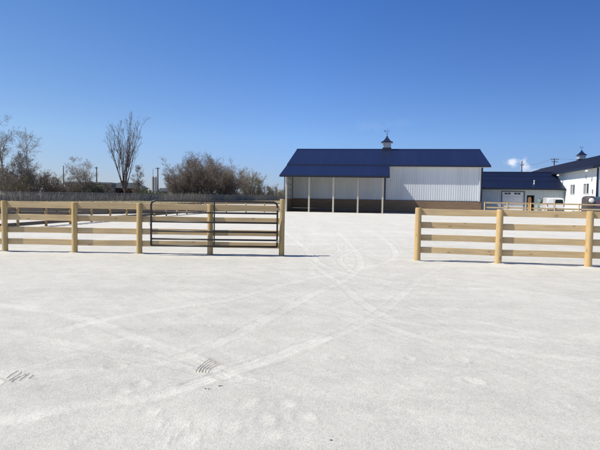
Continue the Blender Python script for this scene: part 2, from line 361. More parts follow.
RUTL = [[(-2.63, 4.63), (-2.64, 4.73), (-2.63, 4.82)], [(-2.57, 4.55), (-2.58, 4.66), (-2.58, 4.78)], [(-2.53, 4.52), (-2.54, 4.63), (-2.52, 4.75)], [(-2.48, 4.56), (-2.49, 4.65), (-2.5, 4.77)], [(-2.42, 4.61), (-2.43, 4.66), (-2.44, 4.73)]]
_ra = math.atan2(-.67, 4.17)
FPOSTS = [(-10.1 + q, 14.34) for q in (0, 1.94, 3.87, 5.66, 7.62, 9.60)] + [(3.12 + q * math.cos(_ra), 13.72 + q * math.sin(_ra)) for q in (0, 2.05, 4.22, 6.3)]
def build_ground():
    rng = np.random.RandomState(3)
    xs = np.concatenate([np.array([-75., -50, -35, -25, -18, -14]), np.arange(-12, -2.9, .06), np.arange(-2.9, -2.35, .007), np.arange(-2.35, -1.12, .022),
                         np.arange(-1.12, -.68, .007), np.arange(-.68, 3.5, .022), np.arange(3.5, 11, .06), np.array([11.5, 14, 18, 25, 35, 50, 70.])])
    ys = np.concatenate([np.array([-40., -20, -8, -2]), np.arange(2, 4.5, .05), np.arange(4.5, 5.3, .0065), np.arange(5.3, 9, .028), np.arange(9, 19, .06),
                         np.arange(19, 30, .5), np.arange(30, 101, 5.)])
    X, Y = np.meshgrid(xs, ys); P = np.stack([X.ravel(), Y.ravel()], 1)
    tr = np.zeros(len(P)); z = np.zeros(len(P))
    def val(p, s, o=0.):   # cheap layered sines as noise
        return (np.sin(p[:, 0] * s * 1.3 + o) * np.sin(p[:, 1] * s + 1.7 * o) + .6 * np.sin(p[:, 0] * s * 2.7 + p[:, 1] * s * 1.9 + o * 3) + .4 * np.sin(p[:, 1] * s * 4.1 - p[:, 0] * s * 3.3 + o)) / 2
    wob = P + .02 * np.stack([val(P, 9, 1), val(P, 8, 2)], 1)
    def line_dist(Q, ln, m):
        dmin = np.full(len(Q), 9.)
        for a, b in zip(ln[:-1], ln[1:]):
            i = np.nonzero((Q[:, 0] > min(a[0], b[0]) - m) & (Q[:, 0] < max(a[0], b[0]) + m) & (Q[:, 1] > min(a[1], b[1]) - m) & (Q[:, 1] < max(a[1], b[1]) + m))[0]
            if len(i): dmin[i] = np.minimum(dmin[i], seg_dist(Q[i], a, b))
        return dmin
    def track(pts, w, amt, dep=0.003, tread=False, jag=.32):
        nonlocal tr, z
        w *= .85; ln = smooth_line(pts); dmin = line_dist(wob, ln, w * 2.2)
        k = np.clip((1 - dmin / w) * 2.0, 0, 1); k = k * k * (3 - 2 * k)
        k = k * (.78 + .22 * np.cos(dmin / w * 6.283 * (1.5 if w > .08 else 1)))
        mod = np.clip(1 - jag * (.5 + .8 * val(P, 3.1, amt * 40)) , .1, 1)
        if tread: mod = mod * (.75 + .25 * np.sin(P[:, 0] * 70 + P[:, 1] * 55))
        tr = np.maximum(tr, k * mod * amt)
        z += -dep * k + dep * .8 * np.exp(-((dmin - w * 1.1) / (w * .25)) ** 2)
    track([(-5.6, 8.1), (-4.43, 7.63), (-3.47, 7.17), (-2.72, 6.71), (-1.83, 5.91), (-1.17, 5.32), (-.62, 4.72)], .14, .95)
    track([(-2.9, 6.24), (-2.64, 6.82), (-1.85, 7.68), (-1.18, 8.25), (.02, 10.34), (2.62, 14.4), (3.4, 22)], .14, .85)
    track([(-3.2, 3.5), (-2.18, 3.73), (-1.77, 4.05), (-1.23, 4.24), (-.77, 4.74), (.02, 5.62), (1.2, 7.57), (2.6, 11.0), (4.2, 14)], .10, .5, .003, True)
    track([(-3.2, 3.5), (-2.18, 3.73), (-1.77, 4.05), (-1.23, 4.24), (-.77, 4.74), (-.4, 5.2), (.3, 6.1)], .13, 1.3, .004, False, jag=.3)
    track([(2.41, 11.53), (1.86, 11.18), (1.26, 11.26), (1.08, 12.17), (1.06, 13.9), (1.5, 15.6), (2.34, 17.6), (3.23, 18.5)], .10, .75, jag=.8)
    track([(.02, 8.35), (.86, 7.17), (1.47, 6.19), (2.27, 5.75), (3.17, 5.37), (5, 5)], .12, .8)
    track([(.4, 12), (.78, 9.83), (1.17, 7.37), (1.95, 6.59), (3.54, 6.01)], .11, .6)
    track([(-4.2, 4.9), (-2.74, 4.7), (-2.24, 4.81), (-1.72, 4.95), (-1.07, 5.57), (.02, 8.35), (1.56, 13.33), (1.7, 24)], .12, .7)
    track([(5.9, 8.4), (5.12, 8.75), (3.73, 9.56), (2.34, 9.97), (.7, 11.8), (.01, 17.64), (-1, 26)], .13, .7)
    track([(-4.4, 6.7), (-3.63, 6.25), (-2.1, 5.44), (-.93, 4.87), (.02, 4.4), (1.3, 3.9)], .1, .5)
    r2 = random.Random(11)
    for i in range(34):      # fainter older passes fanning out of the gateway
        gx = r2.uniform(-.1, 2.9); th = r2.uniform(-1.25, 1.25); c = r2.uniform(-.35, .35)
        pts = []
        for k in range(7):
            tt = k * 1.9; pts.append((gx + math.sin(th + c * k * .4) * tt, 14.6 - abs(math.cos(th * .8)) * tt * .9))
        if r2.random() < .6: pts.insert(0, (gx + r2.uniform(-2, 2), 21))
        track(pts, r2.uniform(.04, .11), r2.uniform(.2, .5), .0015, jag=.8)
    for i in range(16):
        x0 = r2.uniform(-6, 3); y0 = r2.uniform(4, 12); th = r2.uniform(-.5, .7)
        pts = [(x0 + k * .9, y0 + math.sin(th) * k * .9 + .05 * k * k * r2.uniform(-1, 1)) for k in range(6)]
        track(pts, r2.uniform(.04, .09), r2.uniform(.2, .45), .0015, jag=.8)
    def print_(cx, cy, r0, amt=.9):
        nonlocal tr, z
        a = r2.uniform(0, 3); q = P - np.array((cx, cy)); qx = q[:, 0] * math.cos(a) + q[:, 1] * math.sin(a); qy = -q[:, 0] * math.sin(a) + q[:, 1] * math.cos(a)
        dd = np.sqrt((qx * .8) ** 2 + qy ** 2) + .015 * val(P, 25, cx * 7)
        k = np.clip(1 - dd / r0, 0, 1); k = np.sqrt(k) * (k > 0)
        tr = np.maximum(tr, amt * k * (.55 + .45 * val(P, 40, cy)));
        z += -.007 * k + .005 * np.exp(-((dd - r0) / .02) ** 2)
    for (cx, cy) in [(-.77, 3.5), (-.5, 3.69), (-.24, 3.83), (-.1, 4.12), (-1.51, 4.34), (-1.39, 4.51), (-.89, 3.73), (-.42, 4.15), (-1.15, 3.95), (-.2, 3.58), (.05, 3.9)]:
        print_(cx, cy, .085, 1.35)
    for i in range(16): print_(r2.uniform(-4, 3), r2.uniform(3.6, 8), r2.uniform(.05, .10), r2.uniform(.3, .8))
    # tyre-lug cuts: dark narrow grooves cut by a turning wheel
    def groove(pts, w, dep):
        nonlocal z, tr
        ln = smooth_line(pts, 6); dmin = line_dist(P, ln, w * 4)
        k = np.clip(1 - dmin / w, 0, 1)
        z += -dep * np.sqrt(k) + dep * .5 * np.exp(-((dmin - w * 1.4) / (w * .45)) ** 2)
    for i in range(5):
        o = i * .030; s_ = 1 - i * .13
        groove([(-.955 + o, 4.84), (-.965 + o, 4.93), (-.94 + o, 4.93 + .2 * s_), (-.885 + o, 4.93 + .34 * s_)], .0080, .0105)
    for (q0, q1, q2) in RUTL:
        groove([q0, q1, q2], .010, .0095)
    for (fx, fy) in FPOSTS:
        dd = np.hypot(P[:, 0] - fx, P[:, 1] - fy) + .03 * val(P, 9, fx); k = np.exp(-((dd - .05) / .13) ** 2)
        z += k * (.02 + .012 * val(P, 14, fy)); tr = np.maximum(tr, .5 * k * (.4 + .6 * val(P, 12, 1)))
    near = np.clip((40 - P[:, 1]) / 20, 0, 1)
    z += near * (.006 * val(P, 1.1, .3) + .0035 * val(P, 3.7, 2.) + .002 * val(P, 11., 5.))
    V = np.stack([P[:, 0], P[:, 1], z], 1)
    nx, ny = len(xs), len(ys)
    idx = np.arange(nx * ny).reshape(ny, nx)
    F = np.stack([idx[:-1, :-1], idx[:-1, 1:], idx[1:, 1:], idx[1:, :-1]], -1).reshape(-1, 4)
    me = bpy.data.meshes.new('gravel_yard')
    me.vertices.add(len(V)); me.vertices.foreach_set('co', V.ravel())
    me.loops.add(F.size); me.loops.foreach_set('vertex_index', F.ravel().astype(np.int32))
    me.polygons.add(len(F)); me.polygons.foreach_set('loop_start', np.arange(0, F.size, 4, dtype=np.int32)); me.polygons.foreach_set('loop_total', np.full(len(F), 4, dtype=np.int32))
    me.update(); me.validate()
    me.polygons.foreach_set('use_smooth', [True] * len(F))
    at = me.attributes.new('track', 'FLOAT', 'POINT'); at.data.foreach_set('value', tr.astype(np.float32))
    me.materials.append(M['gravel'])
    o = bpy.data.objects.new('gravel_yard', me); COL.objects.link(o); o.location = (0, 0, 0)
    tag(o, kind='structure')
build_ground()
mb = MB(); c = [-4000, -1200, -300, 300, 1200, 4000]; r_ = [-500, -100, 60, 200, 900, 6000]
vs = [(x, y, -.06) for y in r_ for x in c]
fb = MB(); fb.add([(-140, 20, .02), (-36, 68, .02), (-5, 103, .02), (90, 103, .02), (90, 200, .02), (-140, 200, .02)], [(0, 1, 2, 5), (2, 3, 4, 5)])
tag(fb.build('field', M['field']), kind='structure')
mb.add(vs, [(j * 6 + i, j * 6 + i + 1, j * 6 + i + 7, j * 6 + i + 6) for j in range(5) for i in range(5)])
tag(mb.build('ground', M['field']), kind='structure')

# loose limestone chips and clods
mb = MB(); rr = random.Random(5)
def rock(mb, x, y, s, rr, z=0.0):
    vs = []
    for (a, b, c_) in ((1, 0, 0), (0, 1, 0), (-1, 0, 0), (0, -1, 0), (0, 0, 1), (0, 0, -1)):
        k = s * rr.uniform(.7, 1.2); vs.append((x + a * k + rr.uniform(-.2, .2) * s, y + b * k + rr.uniform(-.2, .2) * s, z + c_ * k * .6 + s * .15))
    mb.add(vs, [(0, 1, 4), (1, 2, 4), (2, 3, 4), (3, 0, 4), (1, 0, 5), (2, 1, 5), (3, 2, 5), (0, 3, 5)])
for i in range(2600):
    y = 3.2 + 7.5 * rr.random() ** 1.6; x = rr.uniform(-.62, .62) * y
    rock(mb, x, y, rr.choice([.0018, .002, .0025, .003]), rr, .002)
tag(mb.build('loose_gravel', M['stone']), 'loose pale limestone chips scattered over the packed yard', 'gravel', kind='stuff')
for k, (x, y, s) in enumerate([(-.80, 4.44, .010), (-.765, 4.44, .009), (-.69, 4.51, .020), (.24, 3.52, .012), (-.672, 4.515, .014)]):
    pass
mb = MB(); rr = random.Random(9)
for (x, y, s) in [(-.80, 4.44, .008), (-.775, 4.435, .008), (-.755, 4.44, .006)]: rock(mb, x, y, s, rr, .003)
tag(mb.build('soil_clod', M['clod']), 'row of tiny dark crumbs just below the right-hand set of ruts', 'clod')
mb = MB(); rock(mb, -.69, 4.51, .012, rr, .001); rock(mb, -.668, 4.514, .010, rr, .001); rock(mb, -.68, 4.512, .010, rr, .001)
tag(mb.build('soil_clod', M['clod']), 'largest dark clod below the curved ruts near the centre-left foreground', 'clod')
mb = MB(); rock(mb, .24, 3.52, .011, rr, .004)
tag(mb.build('soil_clod', M['clod']), 'lone dark pebble near the bottom edge of the gravel', 'clod')

# ------------------------------------------------------------------ wooden fences
def fence_post(mb, x, h, r, seed):
    rr = random.Random(seed); ph = rr.uniform(0, 6)
    lean = rr.uniform(-.006, .006)
    pts = [(-.25, 1), (0, 1.0), (.4, .985), (.9, .975), (h - .012, .965), (h, .88)]
    n = 20; vs = []
    for (z, k) in pts:
        for j in range(n):
            a = 2 * math.pi * j / n; q = r * k * (1 + .012 * math.sin(3 * a + ph + z * 2) + .01 * math.sin(5 * a - z * 3))
            vs.append((x + q * math.cos(a) + lean * z, q * math.sin(a), z))
    fs = [(i * n + j, i * n + (j + 1) % n, (i + 1) * n + (j + 1) % n, (i + 1) * n + j) for i in range(len(pts) - 1) for j in range(n)]
    fs.append(tuple((len(pts) - 1) * n + j for j in range(n)))
    mb.add(vs, fs)
def fence(label, p0, ang, xs, hts, r, yoff, rails, mats, seed=1, thick=.038, dr=None, name='wooden_fence', groundz=0):
    """posts at local x in xs; board i spans bay i; yoff = local y of the boards' front face"""
    t = thing(name, label, 'fence', (p0[0], p0[1], groundz), ang)
    rr = random.Random(seed)
    for i, x in enumerate(xs):
        mb = MB(); fence_post(mb, x, hts[i], r * rr.uniform(.96, 1.05), seed * 31 + i); mb.build('post', mats[1], t, smooth=False)
    for i in range(len(xs) - 1):
        for (z0, z1) in rails:
            a = xs[i] - (.02 if i == 0 else -.004); b = xs[i + 1] - .004 + (.02 if i == len(xs) - 2 else 0)
            sag = rr.uniform(-.008, .008); d0, d1 = rr.uniform(-.008, .008), rr.uniform(-.008, .008); bow = rr.uniform(-.006, .006)
            mb = MB(); vs = []; K = 6
            for k in range(K + 1):
                s = k / K; x = a + (b - a) * s; dz = d0 * (1 - s) + d1 * s + sag * math.sin(math.pi * s); dy = bow * math.sin(math.pi * s)
                for (y, z) in ((yoff, z0), (yoff + thick, z0), (yoff + thick, z1), (yoff, z1)): vs.append((x, y + dy, z + dz))
            fs = [(k * 4 + j, k * 4 + (j + 1) % 4, k * 4 + 4 + (j + 1) % 4, k * 4 + 4 + j) for k in range(K) for j in range(4)]
            fs.append((0, 3, 2, 1)); fs.append((K * 4, K * 4 + 1, K * 4 + 2, K * 4 + 3))
            mb.add(vs, fs); o = mb.build('rail', mats[0], t)
            if dr is None:
                bv = o.modifiers.new('bevel', 'BEVEL'); bv.width = .004; bv.segments = 1; bv.limit_method = 'ANGLE'
    return t
RAILS = [(.21, .37), (.54, .70), (.88, 1.045), (1.225, 1.395)]
NEAR = (M['rail'], M['post_wood']); NEARL = (M['rail'], M['post_olive'])
fl = fence('near left run of new four-board fence, from the left edge to the gate post', (-10.1, 14.34), 0, [0, 1.94, 3.87, 5.66, 7.62, 9.60],
           [1.41, 1.415, 1.40, 1.41, 1.41, 1.58], .078, .022, RAILS, NEARL, 3)
fr = fence('near right run of new four-board fence, beyond the open gateway', (3.12, 13.72), math.atan2(-.67, 4.17), [0, 2.05, 4.22, 6.3],
           [1.415, 1.41, 1.41, 1.41], .085, .045, RAILS, NEAR, 5)
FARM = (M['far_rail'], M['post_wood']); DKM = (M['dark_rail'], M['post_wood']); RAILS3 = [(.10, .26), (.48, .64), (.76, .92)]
a0 = Vector((-12.67, 23.3)); dv = Vector((4.18, 22.6)); bay = dv.length / 12
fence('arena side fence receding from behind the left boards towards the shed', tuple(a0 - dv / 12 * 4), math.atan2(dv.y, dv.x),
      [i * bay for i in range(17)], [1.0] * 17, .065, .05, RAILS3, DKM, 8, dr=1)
kw = thing('kick_wall', 'low dark timber wall along the far left side of the arena', 'wall', (-24.5, 30.6, 0), math.atan2(15.6, 16.2))
for i in range(10):
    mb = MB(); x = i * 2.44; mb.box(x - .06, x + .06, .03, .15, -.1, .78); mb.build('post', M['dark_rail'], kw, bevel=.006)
for i in range(9):
    mb = MB(); x = i * 2.44
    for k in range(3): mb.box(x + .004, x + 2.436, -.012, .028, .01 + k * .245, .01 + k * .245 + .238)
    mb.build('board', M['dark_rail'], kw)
a1 = Vector((-8.49, 45.9)); b1 = Vector((-1.75, 50.7)); dv = b1 - a1
fence('arena end fence joining the open shed, seen through the gate bars', tuple(a1 + dv * .02), math.atan2(dv.y, dv.x), [i * dv.length * .98 / 4 for i in range(5)], [1.0] * 5, .065, .05, RAILS3, FARM, 9, dr=1)
a2 = Vector((18.77, 53.0)); b2 = Vector((35.4, 48.0)); dv = b2 - a2
fence('distant right paddock fence between the barn and the blue trailer', tuple(a2), math.atan2(dv.y, dv.x), [i * 2.165 for i in range(9)], [1.30] * 9, .06, .05, [(.21, .37), (.66, .82), (1.15, 1.29)], FARM, 10, dr=1)

# ------------------------------------------------------------------ gate
gt = thing('tube_gate', 'dark six-bar tube gate folded back against the left fence', 'gate', (-.62, 14.17, 0), R(180 + 1.5))
# local x runs from the hinge towards the free end (image left), local y towards the camera
Lg = 3.42; zt, zb = 1.49, .27; r = .026; rc = .13
pts = [(0.0, 0, zb)]
pts += [(0, 0, zt - rc)] + [(rc - rc * math.cos(a), 0, zt - rc + rc * math.sin(a)) for a in [R(q) for q in (18, 36, 54, 72, 90)]]
pts += [(Lg - rc + rc * math.sin(a), 0, zt - rc + rc * math.cos(a)) for a in [R(q) for q in (0, 18, 36, 54, 72, 90)]] + [(Lg, 0, zb)]
mb = MB(); mb.sweep(pts, r, 12); mb.build('gate_frame', M['gate'], gt, smooth=True)
for z in (1.18, .92, .665, .45, .272):
    mb = MB(); mb.sweep([(0, 0, z), (Lg * .5, 0, z - .004), (Lg, 0, z)], .0245 if z != .272 else .026, 12); mb.build('gate_bar', M['gate'], gt, smooth=True)
mb = MB(); mb.box(Lg * .50 - .018, Lg * .50 + .018, .024, .030, .272, zt - .01); mb.build('gate_brace', M['gate'], gt, bevel=.002)
for z in (.42, 1.3):
    mb = MB(); mb.sweep([(0, 0, z - .03), (0, 0, z + .03)], .03, 12); mb.sweep([(0, 0, z), (-.07, -.02, z), (-.07, -.1, z)], .01, 8)
    mb.build('hinge', M['bracket'], gt)
mb = MB(); mb.sweep([(Lg + .02, 0, .98), (Lg + .045, 0, .9), (Lg + .03, 0, .8), (Lg + .02, 0, .9)], .005, 6); mb.build('latch_chain', M['bracket'], gt)

# ------------------------------------------------------------------ main barn (local x along the front, y into the depth)
bn = thing('horse_barn', 'long white metal barn with navy roof, open lean-to stalls and a small cupola', 'barn', (9.34, 55.2, 0), R(-9))
XL, XR, DP = -10.36, 9.47, 12.0
def rz(y): return 5.0 + (y + .5) * .338
# walls
mb = MB()
mb.ribbed((XL, 0, 1.25), (1, 0, 0), (0, 0, 1), XR - XL, rz(0) - 1.25 - .08)
mb.ribbed((XR, DP, .3), (-1, 0, 0), (0, 0, 1), XR - XL, rz(0) - .38)
for sx, x in ((-1, XL), (1, XR)):
    if sx < 0: mb.ribbed((x, DP, .3), (0, -1, 0), (0, 0, 1), DP, 4.75)
    else: mb.ribbed((x, 0, .3), (0, 1, 0), (0, 0, 1), DP, 4.75)
    e = .03 * sx
    mb.add([(x, 0, 5.05), (x, DP, 5.05), (x, DP / 2, rz(6) - .1), (x - e, 0, 5.05), (x - e, DP, 5.05), (x - e, DP / 2, rz(6) - .1)],
           [(0, 1, 2), (5, 4, 3), (0, 3, 4, 1), (1, 4, 5, 2), (2, 5, 3, 0)])
mb.build('wall', M['siding'], bn)
# wooden skirt boards along the base, four courses with small gaps
mb = MB()
for k in range(4):
    z0 = -.02 + k * .33; mb.box(XL + .03, XR - .02, -.075, -.037, z0, z0 + .322)
mb.build('skirt_board', M['plank'], bn)
mb = MB(); mb.box(XL + .02, XR - .02, -.09, -.0, 1.302, 1.345); mb.build('base_flashing', M['grey_trim'], bn)
# roof planes, ribbed
def slope_roof(parent, name, x0, x1, ya, za, yb, zb_, m, pitch=.23, h=.022, soff=True):
    mb = MB(); a = Vector((x0, ya, za)); w = Vector((0, yb - ya, zb_ - za)); ln = w.length
    h = .016
    if yb > ya: mb.ribbed(a, (1, 0, 0), w, x1 - x0, ln, pitch, h, .045, thick=.05)
    else: mb.ribbed(Vector((x1, ya, za)), (-1, 0, 0), w, x1 - x0, ln, pitch, h, .045, thick=.05)
    return mb.build(name, m, parent)
RX0, RX1 = XL - .55, XR + .72
slope_roof(bn, 'roof', RX0, RX1, -.5, rz(-.5), 6, rz(6), M['navy'])
slope_roof(bn, 'roof', RX0, RX1, 12.5, rz(-.5), 6, rz(6), M['navy'])
mb = MB(); zr = rz(6)
mb.add([(RX0 - .01, 5.75, zr - .055), (RX1 + .01, 5.75, zr - .055), (RX1 + .01, 6, zr + .045), (RX0 - .01, 6, zr + .045), (RX0 - .01, 6.25, zr - .055), (RX1 + .01, 6.25, zr - .055),
        (RX0 - .01, 6, zr - .02), (RX1 + .01, 6, zr - .02)],
       [(0, 1, 2, 3), (3, 2, 5, 4), (0, 3, 4, 6), (1, 7, 5, 2), (0, 6, 7, 1), (6, 4, 5, 7)]); mb.build('ridge_cap', M['navy'], bn)
mb = MB()
mb.box(RX0, RX1, -.53, -.50, 4.83, 5.0)                              # eave fascia
mb.box(RX0, RX1, 12.50, 12.53, 4.83, 5.0)
for x in (RX0, RX1 - .03):
    for s in (1, -1):
        y0 = 6 - s * 6.5
        mb.hexa([(x, y0, 4.79), (x + .03, y0, 4.79), (x + .03, 6, zr - .21), (x, 6, zr - .21)], [(x, y0, 4.949), (x + .03, y0, 4.949), (x + .03, 6, zr - .052), (x, 6, zr - .052)])
mb.build('fascia', M['navy_trim'], bn)
mb = MB(); mb.box(RX0 + .03, RX1 - .03, -.5, -.02, 4.80, 4.825); mb.build('soffit', M['soffit'], bn)
mb = MB(); mb.box(XR - .12, XR + .03, -.05, .1, 0, 4.80); mb.build('corner_trim', M['navy_trim'], bn); mb = MB(); mb.box(XL - .03, XL + .06, -.035, .1, 1.35, 4.8)
mb.build('corner_trim', M['navy_trim'], bn)
# white downpipe beside the trim on the right end
mb = MB(); mb.box(XR - .32, XR - .22, -.13, -.05, 1.3, 4.8); mb.build('downpipe', M['siding'], bn, bevel=.01)
# lean-to
LX0, LX1 = RX0, 0.02
def lz(y): return 4.93 + (y + .45) * .305
slope_roof(bn, 'lean_to_roof', LX0, LX1, -4.5, lz(-4.5), -.42, lz(-.42), M['navy'])
mb = MB(); zl = lz(-4.5)
mb.box(LX0, LX1, -4.53, -4.5, zl - .2, zl - .005)
for x in (LX0, LX1 - .03):
    mb.hexa([(x, -4.5, zl - .2), (x + .03, -4.5, zl - .2), (x + .03, -.5, lz(-.5) - .2), (x, -.5, lz(-.5) - .2)], [(x, -4.5, zl - .052), (x + .03, -4.5, zl - .052), (x + .03, -.5, lz(-.5) - .052), (x, -.5, lz(-.5) - .052)])
mb.build('lean_to_fascia', M['navy_trim'], bn)
mb = MB(); mb.box(LX0, LX1 - .05, -4.62, -4.53, zl - .13, zl - .03); mb.build('gutter', M['navy_trim'], bn, bevel=.015)
PX = [XL + .08, -7.95, -5.5, -3.05, -.62]
for x in PX:
    mb = MB(); mb.box(x - .08, x + .08, -4.06, -3.9, -.1, lz(-4) - .28); mb.build('post', M['timber'], bn, bevel=.006)
mb = MB(); mb.box(XL, -.5, -4.12, -4.08 + .02, lz(-4) - .34, lz(-4) - .08); mb.box(XL, -.5, -3.9, -3.86, lz(-4) - .34, lz(-4) - .08); mb.build('header_beam', M['timber'], bn)
for k in range(9):
    x = XL + .35 + k * 1.17
    mb = MB(); mb.hexa([(x, -4.4, lz(-4.4) - .2), (x + .04, -4.4, lz(-4.4) - .2), (x + .04, -.04, lz(-.04) - .24), (x, -.04, lz(-.04) - .24)],
                       [(x, -4.4, lz(-4.4) - .054), (x + .04, -4.4, lz(-4.4) - .054), (x + .04, -.04, lz(-.04) - .1), (x, -.04, lz(-.04) - .1)])
    mb.build('rafter', M['timber'], bn)
mb = MB(); mb.box(XL + .05, -.5, -3.85, -.09, -.2, .03); fl_ = mb.build('stall_floor', M['dirt'], bn)
# left end wall of the lean-to: siding outside, girts and kick boards inside
mb = MB(); z_top_f, z_top_b = lz(-4) - .08, lz(0) - .1
mb.ribbed((XL - .03, 0, 0.02), (0, -1, 0), (0, 0, 1), 4.0, 3.7, mi=0)
mb.add([(XL - .03, 0, 3.72), (XL - .03, -4, 3.72), (XL - .03, -.02, z_top_b), (XL, 0, 3.72), (XL, -4, 3.72), (XL, -.02, z_top_b)], [(0, 1, 2), (5, 4, 3), (0, 3, 4, 1), (1, 4, 5, 2), (2, 5, 3, 0)])
mb.build('lean_to_end_wall', M['siding_low'], bn)
mb = MB()
for z in (1.55, 2.15, 2.75, 3.35): mb.box(XL + .002, XL + .04, -3.9, -.08, z, z + .14)
mb.build('wall_girt', M['timber'], bn)
mb = MB()
for k in range(4): mb.box(XL + .04, XL + .08, -3.9, -.08, -.02 + k * .33, .30 + k * .33)
mb.build('kick_board', M['plank'], bn)
# lean-to right side: dark corner trim and downspout against the wall line
mb = MB(); mb.box(-.50, -.40, -4.02, -3.94, 1.2, lz(-4) - .1); mb.build('downspout', M['navy_trim'], bn, bevel=.01); mb = MB(); mb.box(-.40, -.33, -.16, -.095, 1.3, 4.6); mb.build('downspout', M['navy_trim'], bn, bevel=.01)
mb = MB(); mb.box(XL - .16, XL - .09, -4.06, -3.99, 1.0, lz(-4) - .08); mb.build('downspout', M['navy_trim'], bn, bevel=.01)

def cupola(parent, x, y, z0, w=.92, sc=1.0, name='cupola'):
    s = w / 2
    b = MB(); b.box(x - s - .05, x + s + .05, y - s - .05, y + s + .05, z0 - .30, z0 + .12)
    base = b.build(name, M['navy_trim'], parent)
    b = MB(); hh = .60 * sc; b.box(x - s + .03, x + s - .03, y - s + .03, y + s - .03, z0 + .121, z0 + .12 + hh)
    for sx in (-1, 1):
        for sy in (-1, 1):
            b.box(x + sx * (s - .04) - .05, x + sx * (s - .04) + .05, y + sy * (s - .04) - .05, y + sy * (s - .04) + .05, z0 + .122, z0 + .119 + hh)
    body = b.build('cupola_body', M['siding'], base)
    b = MB()
    for k in range(5):
        z = z0 + .2 + k * .085 * sc
        b.box(x - s + .12, x + s - .12, y - s + .005, y - s + .028, z, z + .055); b.box(x - s + .12, x + s - .12, y + s - .028, y + s - .005, z, z + .055)
        b.box(x - s + .005, x - s + .028, y - s + .12, y + s - .12, z, z + .055); b.box(x + s - .028, x + s - .005, y - s + .12, y + s - .12, z, z + .055)
    b.build('louver', M['soffit'], base)
    b = MB(); zz = z0 + .12 + hh + .002; t = math.sqrt(2)
    prof = [((s + .22) * t, zz), ((s + .21) * t, zz + .06), (s * .95 * t, zz + .17 * sc), (s * .55 * t, zz + .40 * sc), (s * .25 * t, zz + .63 * sc), (.03, zz + .86 * sc)]
    b.lathe(prof, 4, (x, y, 0), a0=math.pi / 4); b.build('cupola_roof', M['navy'], base)
    b = MB(); zt_ = zz + .85 * sc
    b.sweep([(x, y, zt_), (x, y, zt_ + .75 * sc)], .016, 8); b.lathe([(.01, -.05), (.05, -.03), (.06, 0), (.05, .03), (.01, .05)], 10, (x, y, zt_ + .12))
    b.sweep([(x - .22, y, zt_ + .28), (x + .22, y, zt_ + .28)], .011, 6); b.sweep([(x, y - .22, zt_ + .28), (x, y + .22, zt_ + .28)], .011, 6)
    b.sweep([(x - .27, y, zt_ + .5), (x + .27, y, zt_ + .5)], .012, 6)
    b.hexa([(x - .30, y - .008, zt_ + .42), (x - .12, y - .008, zt_ + .5), (x - .30, y - .008, zt_ + .58), (x - .33, y - .008, zt_ + .5)],
           [(x - .30, y + .008, zt_ + .42), (x - .12, y + .008, zt_ + .5), (x - .30, y + .008, zt_ + .58), (x - .33, y + .008, zt_ + .5)])
    b.hexa([(x + .2, y - .008, zt_ + .46), (x + .33, y - .008, zt_ + .5), (x + .2, y - .008, zt_ + .54), (x + .19, y - .008, zt_ + .5)],
           [(x + .2, y + .008, zt_ + .46), (x + .33, y + .008, zt_ + .5), (x + .2, y + .008, zt_ + .54), (x + .19, y + .008, zt_ + .5)])
    b.build('weathervane', M['navy_trim'], base)
cupola(bn, -.28, 6, rz(6) + .03)

# ------------------------------------------------------------------ riding hall (long building on the right) and annex
ROT = R(-12.5)
hl = thing('riding_hall', 'large white metal hall with navy roof running off the right edge', 'building', (30.0, 52.8, 0), ROT)
# local x: to the right along its end wall, y: along its long side
HW, HL_, HE, SL = 23.0, 78.0, 4.95, .315
def hz(x): return 5.1 + (x + .6) * SL
# long left wall (normal -x): windows are set into openings made by splitting the sheet
wins = [(2.50, 4.19), (7.5, 9.1)]; WZ0, WZ1 = 2.36, 3.38
def wall_strip(mb, y0, y1, z0, z1): mb.ribbed((0, y1, z0), (0, -1, 0), (0, 0, 1), y1 - y0, z1 - z0)
mb = MB(); prev = 0
for (a, b) in wins + [(HL_, HL_)]:
    if a > prev: wall_strip(mb, prev, a, .25, HE)
    if b > a: wall_strip(mb, a, b, .25, WZ0); wall_strip(mb, a, b, WZ1, HE)
    prev = b
mb.ribbed((0, 0, .25), (1, 0, 0), (0, 0, 1), HW, HE - .25)
mb.ribbed((HW, 0, .25), (0, 1, 0), (0, 0, 1), HL_, HE - .25)
mb.ribbed((HW, HL_, .25), (-1, 0, 0), (0, 0, 1), HW, HE - .25)
for y in (0, HL_ - .03):
    mb.add([(0, y, HE), (HW, y, HE), (HW / 2, y, hz(HW / 2) - .1), (0, y + .03, HE), (HW, y + .03, HE), (HW / 2, y + .03, hz(HW / 2) - .1)], [(0, 1, 2), (5, 4, 3), (0, 3, 4, 1), (1, 4, 5, 2), (2, 5, 3, 0)])
mb.build('wall', M['siding_hall'], hl)
mb = MB(); mb.box(-.02, HW + .02, -.03, 0.0, -.05, .25); mb.box(-.03, 0.0, 0.002, HL_, -.05, .25); mb.build('foundation', M['soffit'], hl)
for (a, b) in wins:
    w = MB(); w.box(-.05, .06, a - .05, a, WZ0 - .05, WZ1 + .05); w.box(-.05, .06, b, b + .05, WZ0 - .05, WZ1 + .05)
    w.box(-.05, .06, a, b, WZ0 - .05, WZ0); w.box(-.05, .06, a, b, WZ1, WZ1 + .05); m_ = (a + b) / 2; w.box(-.03, .05, m_ - .11, m_ + .11, WZ0, WZ1)
    fr_ = w.build('window', M['siding'], hl)
    w = MB(); w.box(.02, .03, m_ + .11, b, WZ0, WZ1, 0); w.build('pane', M['glass_pale'], fr_)
    w = MB(); w.box(.02, .03, a, m_ - .11, WZ0, WZ1, 0); w.build('pane', M['glass'], fr_)
